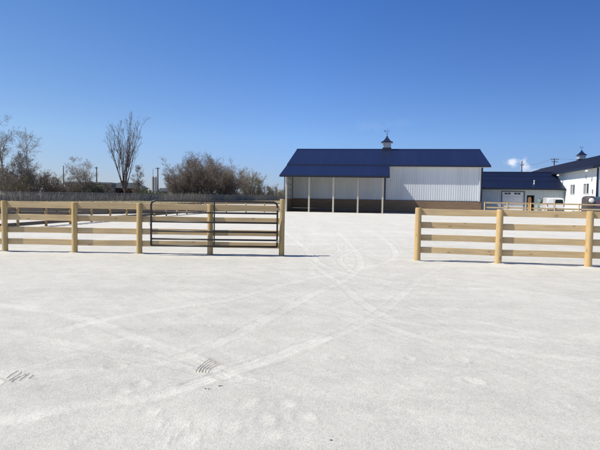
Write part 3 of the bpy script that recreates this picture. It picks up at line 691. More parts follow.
def hall_roof(x0, z0, x1, z1):
    mb = MB(); w = Vector((x1 - x0, 0, z1 - z0))
    if x1 > x0: mb.ribbed((x0, HL_ + .6, z0), (0, -1, 0), w, HL_ + 1.2, w.length, .3, .022, .05, thick=.06)
    else: mb.ribbed((x0, -.6, z0), (0, 1, 0), w, HL_ + 1.2, w.length, .3, .022, .05, thick=.06)
    return mb.build('roof', M['navy_dark'], hl)
hall_roof(-.6, hz(-.6), HW / 2, hz(HW / 2)); hall_roof(HW + .6, hz(-.6), HW / 2, hz(HW / 2))
mb = MB(); mb.box(-.64, -.6, -.6, HL_ + .6, hz(-.6) - .24, hz(-.6)); mb.box(HW + .6, HW + .64, -.6, HL_ + .6, hz(-.6) - .24, hz(-.6))
for (xa, xb) in ((-.6, HW / 2), (HW + .6, HW / 2)):
    za, zb_ = hz(-.6), hz(HW / 2)
    mb.hexa([(xa, -.64, za - .26), (xb, -.64, zb_ - .26), (xb, -.60, zb_ - .26), (xa, -.60, za - .26)], [(xa, -.64, za), (xb, -.64, zb_), (xb, -.60, zb_), (xa, -.60, za)])
mb.build('fascia', M['navy_trim'], hl)
mb = MB(); mb.box(-.598, -.035, -.598, HL_, hz(-.6) - .12, hz(-.6) - .09); mb.build('soffit', M['soffit'], hl)
mb = MB(); mb.box(-.045, .09, -.045, .12, 1.95, HE); mb.build('corner_trim', M['navy_trim'], hl)
mb = MB(); mb.box(HW / 2 - .25, HW / 2 + .25, -.62, HL_ + .6, hz(HW / 2) - .03, hz(HW / 2) + .05); mb.build('ridge_cap', M['navy'], hl)
for y in (1.4, 12.5):
    mb = MB(); mb.sweep([(-.04, y, 4.55), (-.25, y, 4.85), (-.5, y, 4.9), (-.62, y, 4.75)], .022, 8); mb.lathe([(.05, .12), (.10, .08), (.19, -.03), (.20, -.05), (.17, -.05)][::-1], 14, (-.62, y, 4.66))
    mb.build('barn_lamp', M['cover'], hl, smooth=True)
mb = MB(); mb.sweep([(-.06, 3.45, 3.9), (-.06, 3.45, 4.3)], .035, 8); mb.build('conduit', M['galv'], hl)
mb = MB(); mb.box(-.09, -.02, 1.1, 1.25, 2.3, 2.75); mb.build('meter_box', M['galv'], hl, bevel=.01)
for (z) in (0,):
    pass
# cupola on the ridge
cupola(hl, HW / 2, 46.6, hz(HW / 2) + .05, w=1.15, sc=1.15)

an = thing('low_annex', 'low white annex with navy roof and a garage door, between barn and hall', 'building', (32.49, 64.02, 0), ROT)
AL = 11.6; AE = 2.92
def az(y): return 3.0 + (y + .5) * .375
G0, G1, GH = -7.38, -4.60, 2.62; D0, D1, DH = -4.36, -3.50, 2.12
mb = MB()
def fs_(mb, x0, x1, z0, z1):
    if x1 > x0 and z1 > z0: mb.ribbed((x0, 0, z0), (1, 0, 0), (0, 0, 1), x1 - x0, z1 - z0)
fs_(mb, -AL, G0, 0, AE); fs_(mb, G0, G1, GH, AE); fs_(mb, G1, D0, 0, AE); fs_(mb, D0, D1, DH, AE); fs_(mb, D1, -.05, 0, AE)
mb.ribbed((-.05, 11, 0), (-1, 0, 0), (0, 0, 1), AL - .05, AE); mb.ribbed((-AL, 11, 0), (0, -1, 0), (0, 0, 1), 11, AE)
mb.add([(-AL, 0, AE), (-AL, 11, AE), (-AL, 5.5, az(5.5) - .1), (-AL + .03, 0, AE), (-AL + .03, 11, AE), (-AL + .03, 5.5, az(5.5) - .1)], [(0, 1, 2), (5, 4, 3), (0, 3, 4, 1), (1, 4, 5, 2), (2, 5, 3, 0)])
mb.build('wall', M['siding_low'], an)
slope_roof(an, 'roof', -AL - .4, -.06, -.5, az(-.5), 5.5, az(5.5), M['navy_dark'])
slope_roof(an, 'roof', -AL - .4, -.06, 11.5, az(-.5), 5.5, az(5.5), M['navy_dark'])
mb = MB(); mb.box(-AL - .4, -.06, -.54, -.5, 2.80, 3.0); mb.box(-AL - .4, -.06, -.64, -.54, 2.86, 2.97); mb.build('fascia', M['navy_trim'], an)
mb = MB(); mb.box(-AL - .4, -.06, 5.3, 5.7, az(5.5) - .05, az(5.5) + .035); mb.build('ridge_cap', M['navy'], an)
for y in (2.0, 3.8):
    mb = MB(); mb.box(-AL - .3, -.2, y, y + .03, az(y) + .02, az(y) + .05); mb.build('snow_guard', M['navy_trim'], an)
for (x, y) in ((-3.4, .9), (-9.6, 5.1)):
    mb = MB(); mb.lathe([(.10, 0), (.09, .05), (.06, .06), (.06, .38), (.085, .39), (.085, .46), (.02, .50)], 12, (x, y, az(y))); mb.build('roof_vent', M['cover'], an)
# garage door with four panels and a row of small lights
mb = MB()
for k in range(4):
    z0 = .01 + k * .652; mb.box(G0 + .12, G1 - .12, .06, .11, z0, z0 + .64)
    for q in range(4):
        xa = G0 + .17 + q * .62
        if k < 3: mb.box(xa, xa + .52, .045, .062, z0 + .12, z0 + .52)
gd = mb.build('garage_door', M['door_white'], an, bevel=.006)
mb = MB(); mb.box(G0, G0 + .12, -.04, .12, 0, GH); mb.box(G1 - .12, G1, -.04, .12, 0, GH); mb.box(G0 + .12, G1 - .12, -.04, .12, GH - .12, GH); mb.build('door_frame', M['grey_trim'], gd)
for (xa, xb) in ((.40, 1.13), (1.55, 2.28)):
    for q in range(2):
        x0 = G0 + xa + q * .38; mb = MB(); mb.box(x0, x0 + .33, .04, .058, 2.20, 2.40); mb.build('door_light', M['glass'], gd)
mb = MB(); mb.box(D0, D0 + .10, -.03, .1, 0, DH); mb.box(D1 - .12, D1, -.03, .1, 0, DH); mb.box(D0 + .1, D1 - .12, -.03, .1, DH - .1, DH)
wd = mb.build('walk_door', M['dark'], an)
mb = MB(); mb.box(D0 + .1, D1 - .12, .6, .62, 0, DH - .1); mb.build('doorway', M['dark'], wd)
mb = MB(); n_ = 14; x0, x1 = D0 + .12, D0 + .53; prof = [(x0, .02), (x1, .02)] + [((x0 + x1) / 2 + (x1 - x0) / 2 * math.cos(math.pi * k / n_), 1.72 + .2 * math.sin(math.pi * k / n_)) for k in range(n_ + 1)]
vs = [(x, -.04, z) for x, z in prof] + [(x, .02, z) for x, z in prof]; k_ = len(prof)
mb.add(vs, [tuple(range(k_)), tuple(reversed(range(k_, 2 * k_)))] + [(i, i + k_, (i + 1) % k_ + k_, (i + 1) % k_) for i in range(k_)]); mb.build('door_leaf', M['orange'], wd, bevel=.008)

# pale teal tank beside the walk door
tk = thing('water_tank', 'slim pale teal tank standing against the annex wall by the white van', 'tank', (29.15, 63.4, 0), ROT)
mb = MB(); mb.lathe([(.24, 0), (.28, .03), (.28, .5), (.27, .52), (.28, .54), (.28, 1.05), (.27, 1.07), (.28, 1.09), (.28, 1.5), (.22, 1.62), (.1, 1.68)], 24); mb.build('tank_body', M['teal'], tk, smooth=True)
mb = MB(); mb.lathe([(.09, 1.68), (.09, 1.74), (.05, 1.75)], 16); mb.build('lid', M['rubber'], tk)
mb = MB(); mb.sweep([(0, -.27, .12), (0, -.36, .12), (0, -.37, .07)], .02, 8); mb.build('tap', M['hub'], tk)

# ------------------------------------------------------------------ vehicles
def wheel(parent, x, y, r=.34, w=.22, side=1):
    b = MB(); n = 24; prof = [(r * .62, -w / 2), (r * .9, -w / 2), (r, -w * .36), (r, w * .36), (r * .9, w / 2), (r * .62, w / 2), (r * .62, -w / 2)]
    vs = []; 
    for (q, t) in prof:
        for j in range(n): a = 2 * math.pi * j / n; vs.append((x + t, y + q * math.cos(a), r + q * math.sin(a)))
    b.add(vs, [(i * n + j, i * n + (j + 1) % n, (i + 1) * n + (j + 1) % n, (i + 1) * n + j) for i in range(len(prof) - 1) for j in range(n)])
    t_ = b.build('wheel', M['rubber'], parent, smooth=True)
    b = MB(); prof = [(.02, side * w * .30), (r * .3, side * w * .34), (r * .55, side * w * .28), (r * .62, side * w * .42), (r * .6, side * w * .1), (.02, side * w * .1)]; vs = []
    for (q, t) in prof:
        for j in range(n): a = 2 * math.pi * j / n; vs.append((x + t, y + q * math.cos(a), r + q * math.sin(a)))
    b.add(vs, [(i * n + j, i * n + (j + 1) % n, (i + 1) * n + (j + 1) % n, (i + 1) * n + j) for i in range(len(prof) - 1) for j in range(n)]); b.build('rim', M['hub'], t_)
# white van: local y forward (away), rear at y=0, x half width .93
vn = thing('parked_van', 'white van parked in the corner, seen from behind with dark rear glass', 'van', (28.9, 58.9, 0), R(-14.5))
def loft(secs, mb=None):
    mb = mb or MB(); k = len(secs[0]); vs = [p for s in secs for p in s]
    fs = [(i * k + j, i * k + (j + 1) % k, (i + 1) * k + (j + 1) % k, (i + 1) * k + j) for i in range(len(secs) - 1) for j in range(k)]
    fs.append(tuple(reversed(range(k)))); fs.append(tuple((len(secs) - 1) * k + j for j in range(k))); return mb.add(vs, fs)
def car_sec(y, zlo, zbelt, ztop, wb, wt):
    return [(-wb * .95, y, zlo), (wb * .95, y, zlo), (wb, y, zlo + .15), (wb, y, zbelt), (wt + .04, y, ztop - .14), (wt - .06, y, ztop - .03), (wt * .5, y, ztop), (-wt * .5, y, ztop),
            (-wt + .06, y, ztop - .03), (-wt - .04, y, ztop - .14), (-wb, y, zbelt), (-wb, y, zlo + .15)]
mb = loft([car_sec(0, .42, .95, 1.72, .90, .74), car_sec(.06, .32, 1.0, 1.82, .93, .80), car_sec(1.0, .30, 1.02, 1.89, .95, .83), car_sec(2.6, .30, 1.02, 1.88, .95, .82), car_sec(3.0, .30, 1.02, 1.82, .95, .80),
           car_sec(3.65, .30, .99, 1.15, .94, .74), car_sec(4.3, .32, .86, 1.0, .90, .7), car_sec(4.5, .42, .70, .82, .82, .62)])
vb = mb.build('body', M['car_white'], vn, bevel=.02)
mb = MB(); mb.hexa([(-.14, .02, 1.10), (.80, .02, 1.10), (.70, .02, 1.64), (-.04, .02, 1.64)], [(-.14, -.014, 1.10), (.80, -.014, 1.10), (.70, -.014, 1.64), (-.04, -.014, 1.64)]); mb.build('rear_window', M['glass'], vb)
mb = MB(); mb.box(-.20, -.175, -.008, .05, .5, 1.7); mb.build('door_seam', M['rubber'], vb)
mb = MB(); mb.box(-.90, .90, -.1, .03, .30, .52); mb.build('bumper', M['grey_trim'], vn, bevel=.03)
for s in (-1, 1):
    mb = MB(); mb.box(s * .86 - .05, s * .86 + .05, -.02, .05, .85, 1.25); mb.build('tail_lamp', M['red_lens'], vn, bevel=.01)
    mb = MB(); mb.box(s * 1.05 - .09, s * 1.05 + .09, 3.0, 3.12, 1.1, 1.3); mb.box(s * .98 - .06, s * .98 + .06, 3.03, 3.08, 1.15, 1.19); mb.build('mirror', M['rubber'], vn, bevel=.02)
    for y in (.85, 3.65): wheel(vn, s * .84, y, side=s)
    mb = MB(); f_ = s * .001
    mb.hexa([(s * .952, 2.55, 1.06), (s * .952, 3.35, 1.06), (s * .90, 3.05, 1.62), (s * .875, 2.55, 1.68)], [(s * .93, 2.55, 1.06), (s * .93, 3.35, 1.06), (s * .86, 3.05, 1.62), (s * .84, 2.55, 1.68)]); mb.build('side_window', M['glass'], vb)
mb = MB(); mb.box(-.22, .22, -.115, -.10, .60, .72); mb.build('number_plate', M['cover'], vn)

# low horse trailer: local x along its length to the right, y into depth
tr_ = thing('horse_trailer', 'dark blue trailer with white round wheel cover in front of the hall', 'trailer', (27.85, 50.7, 0), ROT)
TLn, TW = 4.4, 1.7
def tsec(x, z0, z1, ins, rd=.16):
    y0, y1 = ins, TW - ins
    return [(x, y0, z0), (x, y1, z0), (x, y1, z1 - rd), (x, y1 - rd * .4, z1 - rd * .3), (x, y1 - rd, z1), (x, y0 + rd, z1), (x, y0 + rd * .4, z1 - rd * .3), (x, y0, z1 - rd)]
mb = loft([tsec(.0, .55, 1.86, .14), tsec(.12, .48, 1.98, .05), tsec(.35, .45, 2.06, .01), tsec(.72, .45, 2.05, 0)]); mb.build('nose', M['trailer_grey'], tr_, bevel=.02)
mb = loft([tsec(.722, .45, 2.0, 0), tsec(TLn, .45, 2.0, 0)]); bd = mb.build('body', M['trailer_blue'], tr_, bevel=.02)
mb = MB(); mb.box(.80, 1.75, -.02, .0, .95, 1.72); mb.build('side_panel', M['trailer_plum'], bd)
mb = MB(); mb.box(2.0, 4.2, -.03, -.002, 1.28, 1.62); mb.build('vent_slot', M['glass'], bd)
mb = MB(); mb.box(.7, TLn + .03, -.035, -.002, .45, .6); mb.build('skirt_trim', M['trailer_grey'], tr_)
mb = MB(); n_ = 26
for j, (q, y) in enumerate(((.235, -.035), (.235, -.13), (.2, -.16), (.05, -.165))): pass
prof = [(.235, -.01), (.24, -.11), (.2, -.15), (.04, -.16)]; vs = [(.42 + q * math.cos(2 * math.pi * j / n_), y, 1.62 + q * math.sin(2 * math.pi * j / n_)) for q, y in prof for j in range(n_)]
mb.add(vs, [(i * n_ + j, i * n_ + (j + 1) % n_, (i + 1) * n_ + (j + 1) % n_, (i + 1) * n_ + j) for i in range(3) for j in range(n_)] + [tuple(3 * n_ + j for j in range(n_))]); mb.build('wheel_cover', M['cover'], tr_, smooth=True)
for x in (2.1, 2.9):
    mb = MB(); prof = [(.2, 0.10), (.3, .10), (.34, .06), (.34, -.08), (.3, -.12), (.05, -.10)]; vs = [(x + q * math.cos(2 * math.pi * j / 24), y - .02, .34 + q * math.sin(2 * math.pi * j / 24)) for q, y in prof for j in range(24)]
    mb.add(vs, [(i * 24 + j, i * 24 + (j + 1) % 24, (i + 1) * 24 + (j + 1) % 24, (i + 1) * 24 + j) for i in range(5) for j in range(24)]); mb.build('wheel', M['rubber'], tr_, smooth=True)
mb = MB(); mb.sweep([(-1.0, TW / 2, .5), (0.05, .35, .5)], .04, 8); mb.sweep([(-1.0, TW / 2, .5), (.05, TW - .35, .5)], .04, 8); mb.sweep([(-.9, TW / 2, 0), (-.9, TW / 2, .6)], .035, 8); mb.build('hitch', M['grey_trim'], tr_)

# ------------------------------------------------------------------ chain-link fence
c0 = Vector((-50.5, 64.7)); c1 = Vector((0.5, 162.0)); dv = c1 - c0; Lc = dv.length; sp_ = 3.35; H_ = 1.5
cf = thing('chain_link_fence', 'long grey chain-link fence along the far field edge', 'fence', (c0.x, c0.y, 0), math.atan2(dv.y, dv.x))
mb = MB(); nseg = 40
vs = []; fsx = []
for i in range(nseg + 1):
    x = Lc * i / nseg; vs += [(x, 0, 0), (x, 0, H_)]
for i in range(nseg): fsx.append((i * 2, i * 2 + 2, i * 2 + 3, i * 2 + 1))
mb.add(vs, fsx); mb.build('wire_mesh', M['chain'], cf)
mb = MB(); mb.sweep([(0, .03, H_), (Lc, .03, H_)], .024, 6); mb.build('top_rail', M['galv'], cf)
for i in range(int(Lc / sp_) + 1):
    mb = MB(); x = i * sp_; mb.sweep([(x, .04, -.1), (x, .04, H_ + .05)], .035, 8); mb.lathe([(.035, 0), (.04, .03), (.01, .06)], 8, (x, .04, H_ + .05)); mb.build('fence_post', M['galv'], cf)

# ------------------------------------------------------------------ bare trees
class TreeGen:
    def __init__(s, seed): s.r = random.Random(seed); s.segs = [[], []]
    def branch(s, p, dr, ln, rad, lvl, P):
        r = s.r; k = max(2, int(P['seg'][min(lvl, len(P['seg']) - 1)])); step = ln / k
        pts = [Vector(p)]; rs = [rad]; dr = dr.normalized(); tips = []
        for i in range(k):
            j = P['wig'][min(lvl, len(P['wig']) - 1)]
            dr = (dr + Vector((r.uniform(-j, j), r.uniform(-j, j), r.uniform(-j, j) + P['up'][min(lvl, len(P['up']) - 1)]))).normalized()
            pts.append(pts[-1] + dr * step); rs.append(max(P['minr'], rad * (1 - (i + 1) / k * P['tap'])))
            tips.append(dr.copy())
        s.segs[0 if lvl <= P['trunklvl'] else 1].append((pts, rs, 6 if lvl == 0 else (5 if lvl == 1 else 3)))
        if lvl >= P['max']: return
        nc = P['n'][min(lvl, len(P['n']) - 1)]
        for c_ in range(nc):
            t = r.uniform(P['start'][min(lvl, len(P['start']) - 1)], 1.0); i = min(k - 1, int(t * k)); fr = t * k - i
            q = pts[i].lerp(pts[i + 1], min(1, fr)); base = tips[i]
            a = r.uniform(0, 2 * math.pi); u = base.orthogonal().normalized(); w = base.cross(u)
            sp = R(r.uniform(*P['ang'][min(lvl, len(P['ang']) - 1)]))
            nd = base * math.cos(sp) + (u * math.cos(a) + w * math.sin(a)) * math.sin(sp)
            s.branch(q, nd, ln * r.uniform(*P['len'][min(lvl, len(P['len']) - 1)]) * (1.15 - .45 * t), max(P['minr'], rs[i] * r.uniform(.45, .7)), lvl + 1, P)
    def meshes(s):
        res = []
        for sg in s.segs:
            mb = MB()
            for pts, rs, n in sg: mb.sweep(pts, rs, n, cap=False)
            res.append(mb)
        return res
def tree(name, label, cat, loc, stems, P, mats, seed, group=None):
    t = thing(name, label, cat, (loc[0], loc[1], -.06), 0, group); g = TreeGen(seed)
    for (dr, ln, rad, off) in stems: g.branch(Vector((off[0], off[1], off[2] if len(off) > 2 else -.1)), Vector(dr), ln, rad, 0, P)
    a, b = g.meshes(); a.build('trunk', mats[0], t)
    if b.v: b.build('crown', mats[1], t)
    return t
GT = 'bare trees along the chain-link fence'
VASE = dict(seg=[7, 6, 4, 3], wig=[.06, .10, .16, .2], up=[.02, .05, .05, .02], minr=.011, tap=.88, trunklvl=0, max=3, n=[9, 6, 3], start=[.28, .22, .2], ang=[(9, 22), (12, 28), (18, 38)], len=[(.32, .5), (.32, .5), (.35, .55)])
rr = random.Random(21)
stems = []
for (lx, ln, rad) in ((-.30, 14.6, .17), (-.17, 16.6, .20), (-.05, 17.4, .22), (.06, 16.4, .2), (.16, 15.8, .18), (.27, 14.6, .15), (-.42, 12.0, .11), (-.1, 12.5, .14)):
    stems.append(((lx * .80 + .04, rr.uniform(-.15, .15), 1), ln * .80 - 1.6, rad * .8, (lx * .35, rr.uniform(-.1, .1), rr.uniform(1.4, 2.6))))
stems.append(((.04, 0, 1), 5.2, .30, (0, 0, -.1)))
tall = tree('vase_tree', 'tallest bare tree, many upright stems fanning out from one base', 'tree', (-34.6, 102.3), stems, VASE, (M['bark_dark'], M['twig_dark']), 4, GT)
THIN = dict(seg=[9, 5, 4, 3], wig=[.07, .14, .2, .25], up=[.05, .06, .03, .0], minr=.0115, tap=.88, trunklvl=0, max=3, n=[28, 9, 5], start=[.18, .15, .2], ang=[(28, 60), (25, 50), (25, 50)], len=[(.16, .34), (.35, .55), (.4, .6)])
tree('bare_tree', 'tall slim bare tree cut by the left edge of the view', 'tree', (-51.2, 90.5), [((-.05, 0, 1), 13.8, .19, (0, 0))], THIN, (M['bark_grey'], M['twig_grey']), 12, GT)
CROOK = dict(seg=[8, 6, 4, 3], wig=[.16, .22, .26, .3], up=[.05, .04, .02, .0], minr=.0115, tap=.85, trunklvl=0, max=3, n=[18, 8, 5], start=[.3, .15, .2], ang=[(30, 75), (25, 60), (25, 60)], len=[(.28, .48), (.35, .55), (.4, .6)])
tree('bare_tree', 'crooked pale bare tree with wide twiggy crown, second from the left edge', 'tree', (-47.2, 92.5), [((.03, 0, 1), 10.3, .17, (0, 0)), ((-.3, 0, 1), 8.0, .11, (-.2, .1))], CROOK, (M['bark_pale'], M['twig_pale']), 31, GT)
tree('bare_tree', 'slight bare tree filling the gap between the two tallest on the far left', 'tree', (-49.6, 93), [((.06, 0, 1), 8.0, .09, (0, 0)), ((-.15, 0, 1), 7.2, .08, (.3, 0))], THIN, (M['bark_grey'], M['twig_grey']), 33, GT)
tree('bare_tree', 'pale spreading bare tree left of the grey wooden pole', 'tree', (-43.2, 103), [((-.12, 0, 1), 7.0, .09, (0, 0)), ((.2, 0, 1), 6.8, .08, (.2, 0)), ((.02, 0, 1), 7.8, .09, (.1, .1))], CROOK, (M['bark_pale'], M['twig_pale']), 35, GT)
tree('bare_tree', 'small thin bare tree just right of the tallest vase-shaped tree', 'tree', (-33.0, 104), [((.05, 0, 1), 6.6, .08, (0, 0)), ((.3, 0, 1), 5.0, .06, (0, 0))], THIN, (M['bark_grey'], M['twig_grey']), 36, GT)
tree('bare_tree', 'spindly sapling standing between the dark pole and the big brown clump', 'tree', (-32.2, 128), [((.0, 0, 1), 5.6, .06, (0, 0)), ((.2, 0, 1), 4.4, .05, (0, 0))], THIN, (M['bark_grey'], M['twig_grey']), 37, GT)
# brushy multi-stem trees
BUSH = dict(seg=[6, 5, 4, 3], wig=[.12, .17, .22, .28], up=[.03, .04, .03, .0], minr=.0135, tap=.82, trunklvl=0, max=3, n=[9, 7, 6], start=[.12, .1, .1], ang=[(18, 50), (22, 50), (25, 55)], len=[(.35, .6), (.35, .6), (.35, .55)])
def bush(label, x, y, h, spread, n, mats, seed, group, cat='tree', name='bare_tree', P=BUSH):
    r = random.Random(seed); st = []
    for i in range(n):
        a = 2 * math.pi * (i + r.random() * .6) / n; k = spread * r.uniform(.35, 1.1)
        st.append(((math.cos(a) * k, math.sin(a) * k * .8, 1), h * r.uniform(.8, 1.0) / math.sqrt(1 + k * k * .5) , h * .011, (math.cos(a) * .35, math.sin(a) * .35)))
    tree(name, label, cat, (x, y), st, P, mats, seed, group)
RB = (M['bark_red'], M['twig_red'])
CL = 'red-brown bare trees crowded in one domed clump'
CLL = 'red-brown leafless tree grown into the broad domed clump left of the shed'
for i, (px, Y, h, sp) in enumerate([(177, 126, 7.6, .75), (187, 128, 10.2, .6), (198, 125, 11.2, .5), (210, 133, 11.6, .5), (223, 135, 10.4, .5), (234, 139, 8.6, .55), (204, 136, 11.4, .6), (194, 124, 8.4, .6), (217, 131, 8.6, .6), (183, 124, 6.6, .7), (228, 134, 7.2, .6)]):
    bush(CLL, (px - 300 - .5) / 520 * Y, Y, h * .87, sp, 9, RB, 50 + i, CL)
OL = (M['bark_grey'], M['twig_olive'])
for i, (px, Y, h, lb) in enumerate([(246, 145, 7.6, 'greenish budding tree against the right flank of the brown clump'), (255, 148, 6.8, 'greenish budding tree midway between brown clump and shed roof'),
                                    (266, 150, 4.4, 'low grey-green bush second from the shed corner'), (276, 153, 4.0, 'low grey-green bush closest to the shed corner')]):
    bush(lb, (px - 300.5) / 520 * Y, Y, h, .5 if i < 2 else .9, 8, OL if i != 2 else (M['bark_pale'], M['twig_grey']), 70 + i, 'grey-green bushes beside the shed')
GB = 'low leafless bushes behind the chain-link fence on the left'
GBL = 'low grey-brown leafless bush in the thicket behind the chain-link on the far left'
for i, (px, Y, h) in enumerate([(1, 88, 5.0), (10, 94, 5.6), (19, 90, 4.6), (28, 97, 5.4), (40, 95, 4.8), (50, 99, 4.9), (59, 98, 3.9), (70, 103, 3.2), (83, 104, 3.4), (107, 106, 3.0)]):
    bush(GBL, (px - 300.5) / 520 * Y, Y, h * 1.05, .62, 6, [(M['bark_grey'], M['twig_grey']), RB, OL][i % 3], 90 + i, GB, 'bush', 'bare_bush')

# leafy green shrubs
def leafy(label, x, y, h, w, m, seed, n=1500, ls=.16):
    t = thing('green_shrub', label, 'shrub', (x, y, -.06)); r = random.Random(seed); g = TreeGen(seed)
    P = dict(BUSH); P['max'] = 1; P['n'] = [6]
    for i in range(7): a = i * .9; g.branch(Vector((0, 0, 0)), Vector((math.cos(a) * .5 * w / h, math.sin(a) * .5 * w / h, 1)), h * .8, .04, 0, P)
    A, B = g.meshes(); A.add(B.v, B.f); A.build('stem', M['bark_grey'], t)
    mb = MB(); blobs = [(r.uniform(-.36, .36) * w, r.uniform(-.3, .3) * w, h * r.uniform(.3, .78), r.uniform(.22, .36) * min(w, h)) for _ in range(11)]
    for i in range(n):
        bx_, by_, bz_, br = r.choice(blobs); v = Vector((r.gauss(0, 1), r.gauss(0, 1), r.gauss(0, 1))).normalized() * br * r.uniform(.5, 1.12)
        c_ = Vector((bx_, by_, max(.1, bz_ + v.z))) + Vector((v.x, v.y, 0)); u = Vector((r.gauss(0, 1), r.gauss(0, 1), r.gauss(0, 1))).normalized(); w_ = u.orthogonal().normalized(); s = ls * r.uniform(.6, 1.2)
        mb.add([c_ - u * s, c_ + w_ * s * .45, c_ + u * s, c_ - w_ * s * .45], [(0, 1, 2, 3)])
    mb.build('foliage', m, t)
def at(px, Y): return ((px - 300.5) / 520 * Y, Y)
leafy('bright green shrub behind chain-link, left of the pole with grey stacks', *at(146, 118), 2.7, 4.2, M['leaf_green'], 1, 1500)
leafy('second green shrub partly hidden behind the brighter one by the stacks', *at(157, 121), 2.2, 3.0, M['leaf_green'], 2, 1000)
leafy('dark green shrub in front of the grey block building', *at(94, 106), 3.9, 3.6, M['leaf_green'], 3, 1500)
leafy('yellow-green budding shrub in the bare thicket, left of the grey building', *at(55, 101), 3.0, 3.6, M['twig_olive'], 4, 1300)

# weeds along the fence, far thicket and dry grass: stuff
def strip_pts(n, r, off0, off1, lo=0, hi=1):
    u = dv.normalized(); nn = Vector((-u.y, u.x))
    for _ in range(n):
        s = r.uniform(lo, hi) * Lc; o = r.uniform(off0, off1); yield c0 + u * s + nn * o
def scrub(name, label, m, n, lo, hi, o0, o1, h0, h1, seed):
    r = random.Random(seed); mb = MB()
    for p in strip_pts(n, r, o0, o1, lo, hi):
        h = r.uniform(h0, h1)
        for k in range(3):
            a = r.uniform(0, 6.28); d_ = Vector((math.cos(a), math.sin(a), 0)); ln = h * r.uniform(.6, 1.1); q = Vector((p.x, p.y, 0)); tp = q + d_ * ln * r.uniform(.1, .5) + Vector((0, 0, ln)); w = Vector((-d_.y, d_.x, 0)) * r.uniform(.015, .05)
            mid = (q + tp) / 2 + Vector((0, 0, ln * .1)); mb.add([q - w * .5, q + w * .5, mid + w, mid - w, tp], [(0, 1, 2, 3), (3, 2, 4)])
    tag(mb.build(name, m), label, 'weeds', kind='stuff')
scrub('grey_scrub', 'dull grey-brown scrub behind the left half of the chain-link fence', M['scrub'], 3200, 0, .58, .4, 9, .5, 1.6, 77)
scrub('tall_weeds', 'tan and olive weeds banked behind the right half of the chain-link fence', M['weed'], 4200, .5, 1, .5, 12, 1.0, 2.2, 177)
r = random.Random(78); mb = MB()
for p in strip_pts(9000, r, -15, 12):
    if p.y > 101 or True:
        for k in range(2):
            h = r.uniform(.03, .10); a = r.uniform(0, 6.28); q = Vector((p.x + r.uniform(-.2, .2), p.y, .015)); w = Vector((math.cos(a), math.sin(a), 0)) * .05
            h *= 1
            mb.add([q - w, q + w, q + Vector((r.uniform(-.1, .1), 0, h))], [(0, 1, 2)])
if mb.v: tag(mb.build('dry_grass', M['straw']), 'short straw-coloured grass on the strip before the chain-link fence', 'grass', kind='stuff')
r = random.Random(79); mb = MB()
for i in range(15000):
    a = R(r.uniform(50, 128)); D = r.uniform(290, 330); x = D * math.cos(a); y = D * math.sin(a)
    h = 3.3 + 1.6 * math.sin(a * 37) + 1.2 * math.sin(a * 91 + 1) + r.uniform(-1.2, 1.2)
    c_ = Vector((x, y, r.uniform(0, max(1, h)))); u = Vector((r.uniform(-.5, .5), r.uniform(-.5, .5), 1)).normalized(); w = Vector((r.uniform(-1, 1), r.uniform(-1, 1), 0)).normalized() * r.uniform(.1, .3); l_ = r.uniform(.7, 1.6)
    mb.add([c_ - u * l_ * .3 - w, c_ - u * l_ * .3 + w, c_ + u * l_ + w * .3], [(0, 1, 2)])
tag(mb.build('far_woods', M['twig_grey']), 'thin grey line of leafless woods on the horizon', 'woods', kind='stuff')

# ------------------------------------------------------------------ far buildings, stacks
hs_ = thing('small_house', 'low brown house with dark hipped roof beyond the tallest bare tree', 'house', (*at(126, 152), -.06), R(8))
mb = MB(); mb.box(-5.2, 5.2, 0, 7, 0, 2.9); mb.build('wall', M['brick'], hs_)
mb = MB(); mb.add([(-5.9, -.7, 2.9), (5.9, -.7, 2.9), (5.9, 7.7, 2.9), (-5.9, 7.7, 2.9), (-2.6, 3.5, 4.6), (2.6, 3.5, 4.6)], [(3, 2, 1, 0), (0, 1, 5, 4), (1, 2, 5), (2, 3, 4, 5), (3, 0, 4)]); rf = mb.build('roof', M['roof_teal'], hs_)
mb = MB(); mb.box(-2.2, -1.5, 3.8, 4.5, 3.6, 5.2); mb.build('chimney', M['brick'], rf)
for x in (-3.9, -1.6, 1.2, 3.2):
    mb = MB(); mb.box(x, x + 1.1, -.05, -.0, 1.1, 2.2); mb.build('window', M['glass'], hs_)
bk = thing('block_building', 'flat grey-green building behind the left thicket', 'building', (*at(88, 141), -.06), R(10))
mb = MB(); mb.box(-5.8, 5.8, 0, 9, 0, 3.9); mb.build('wall', M['block'], bk)
mb = MB(); mb.box(-6.0, 6.0, -.2, 9.2, 3.902, 4.35); mb.build('roof', M['fargrey'], bk)
for x in (-4.5, -1.8, 1.0, 3.6):
    mb = MB(); mb.box(x, x + 1.2, -.05, -.0, 1.4, 2.6); mb.build('window', M['glass'], bk)
lh = thing('low_shed', 'dark low shed roof on the horizon left of the brown clump', 'shed', (*at(171, 190), -.06), 0)
mb = MB(); mb.box(-4.5, 4.5, 0, 6, 0, 2.2); mb.build('wall', M['trailer_grey'], lh)
mb = MB(); mb.hexa([(-4.8, -.3, 2.2), (4.8, -.3, 2.2), (4.8, 3, 3.4), (-4.8, 3, 3.4)], [(-4.8, -.3, 2.3), (4.8, -.3, 2.3), (4.8, 3, 3.5), (-4.8, 3, 3.5)])
mb.hexa([(-4.8, 3, 3.4), (4.8, 3, 3.4), (4.8, 6.3, 2.2), (-4.8, 6.3, 2.2)], [(-4.8, 3, 3.5), (4.8, 3, 3.5), (4.8, 6.3, 2.3), (-4.8, 6.3, 2.3)]); mb.build('roof', M['roof_teal'], lh)
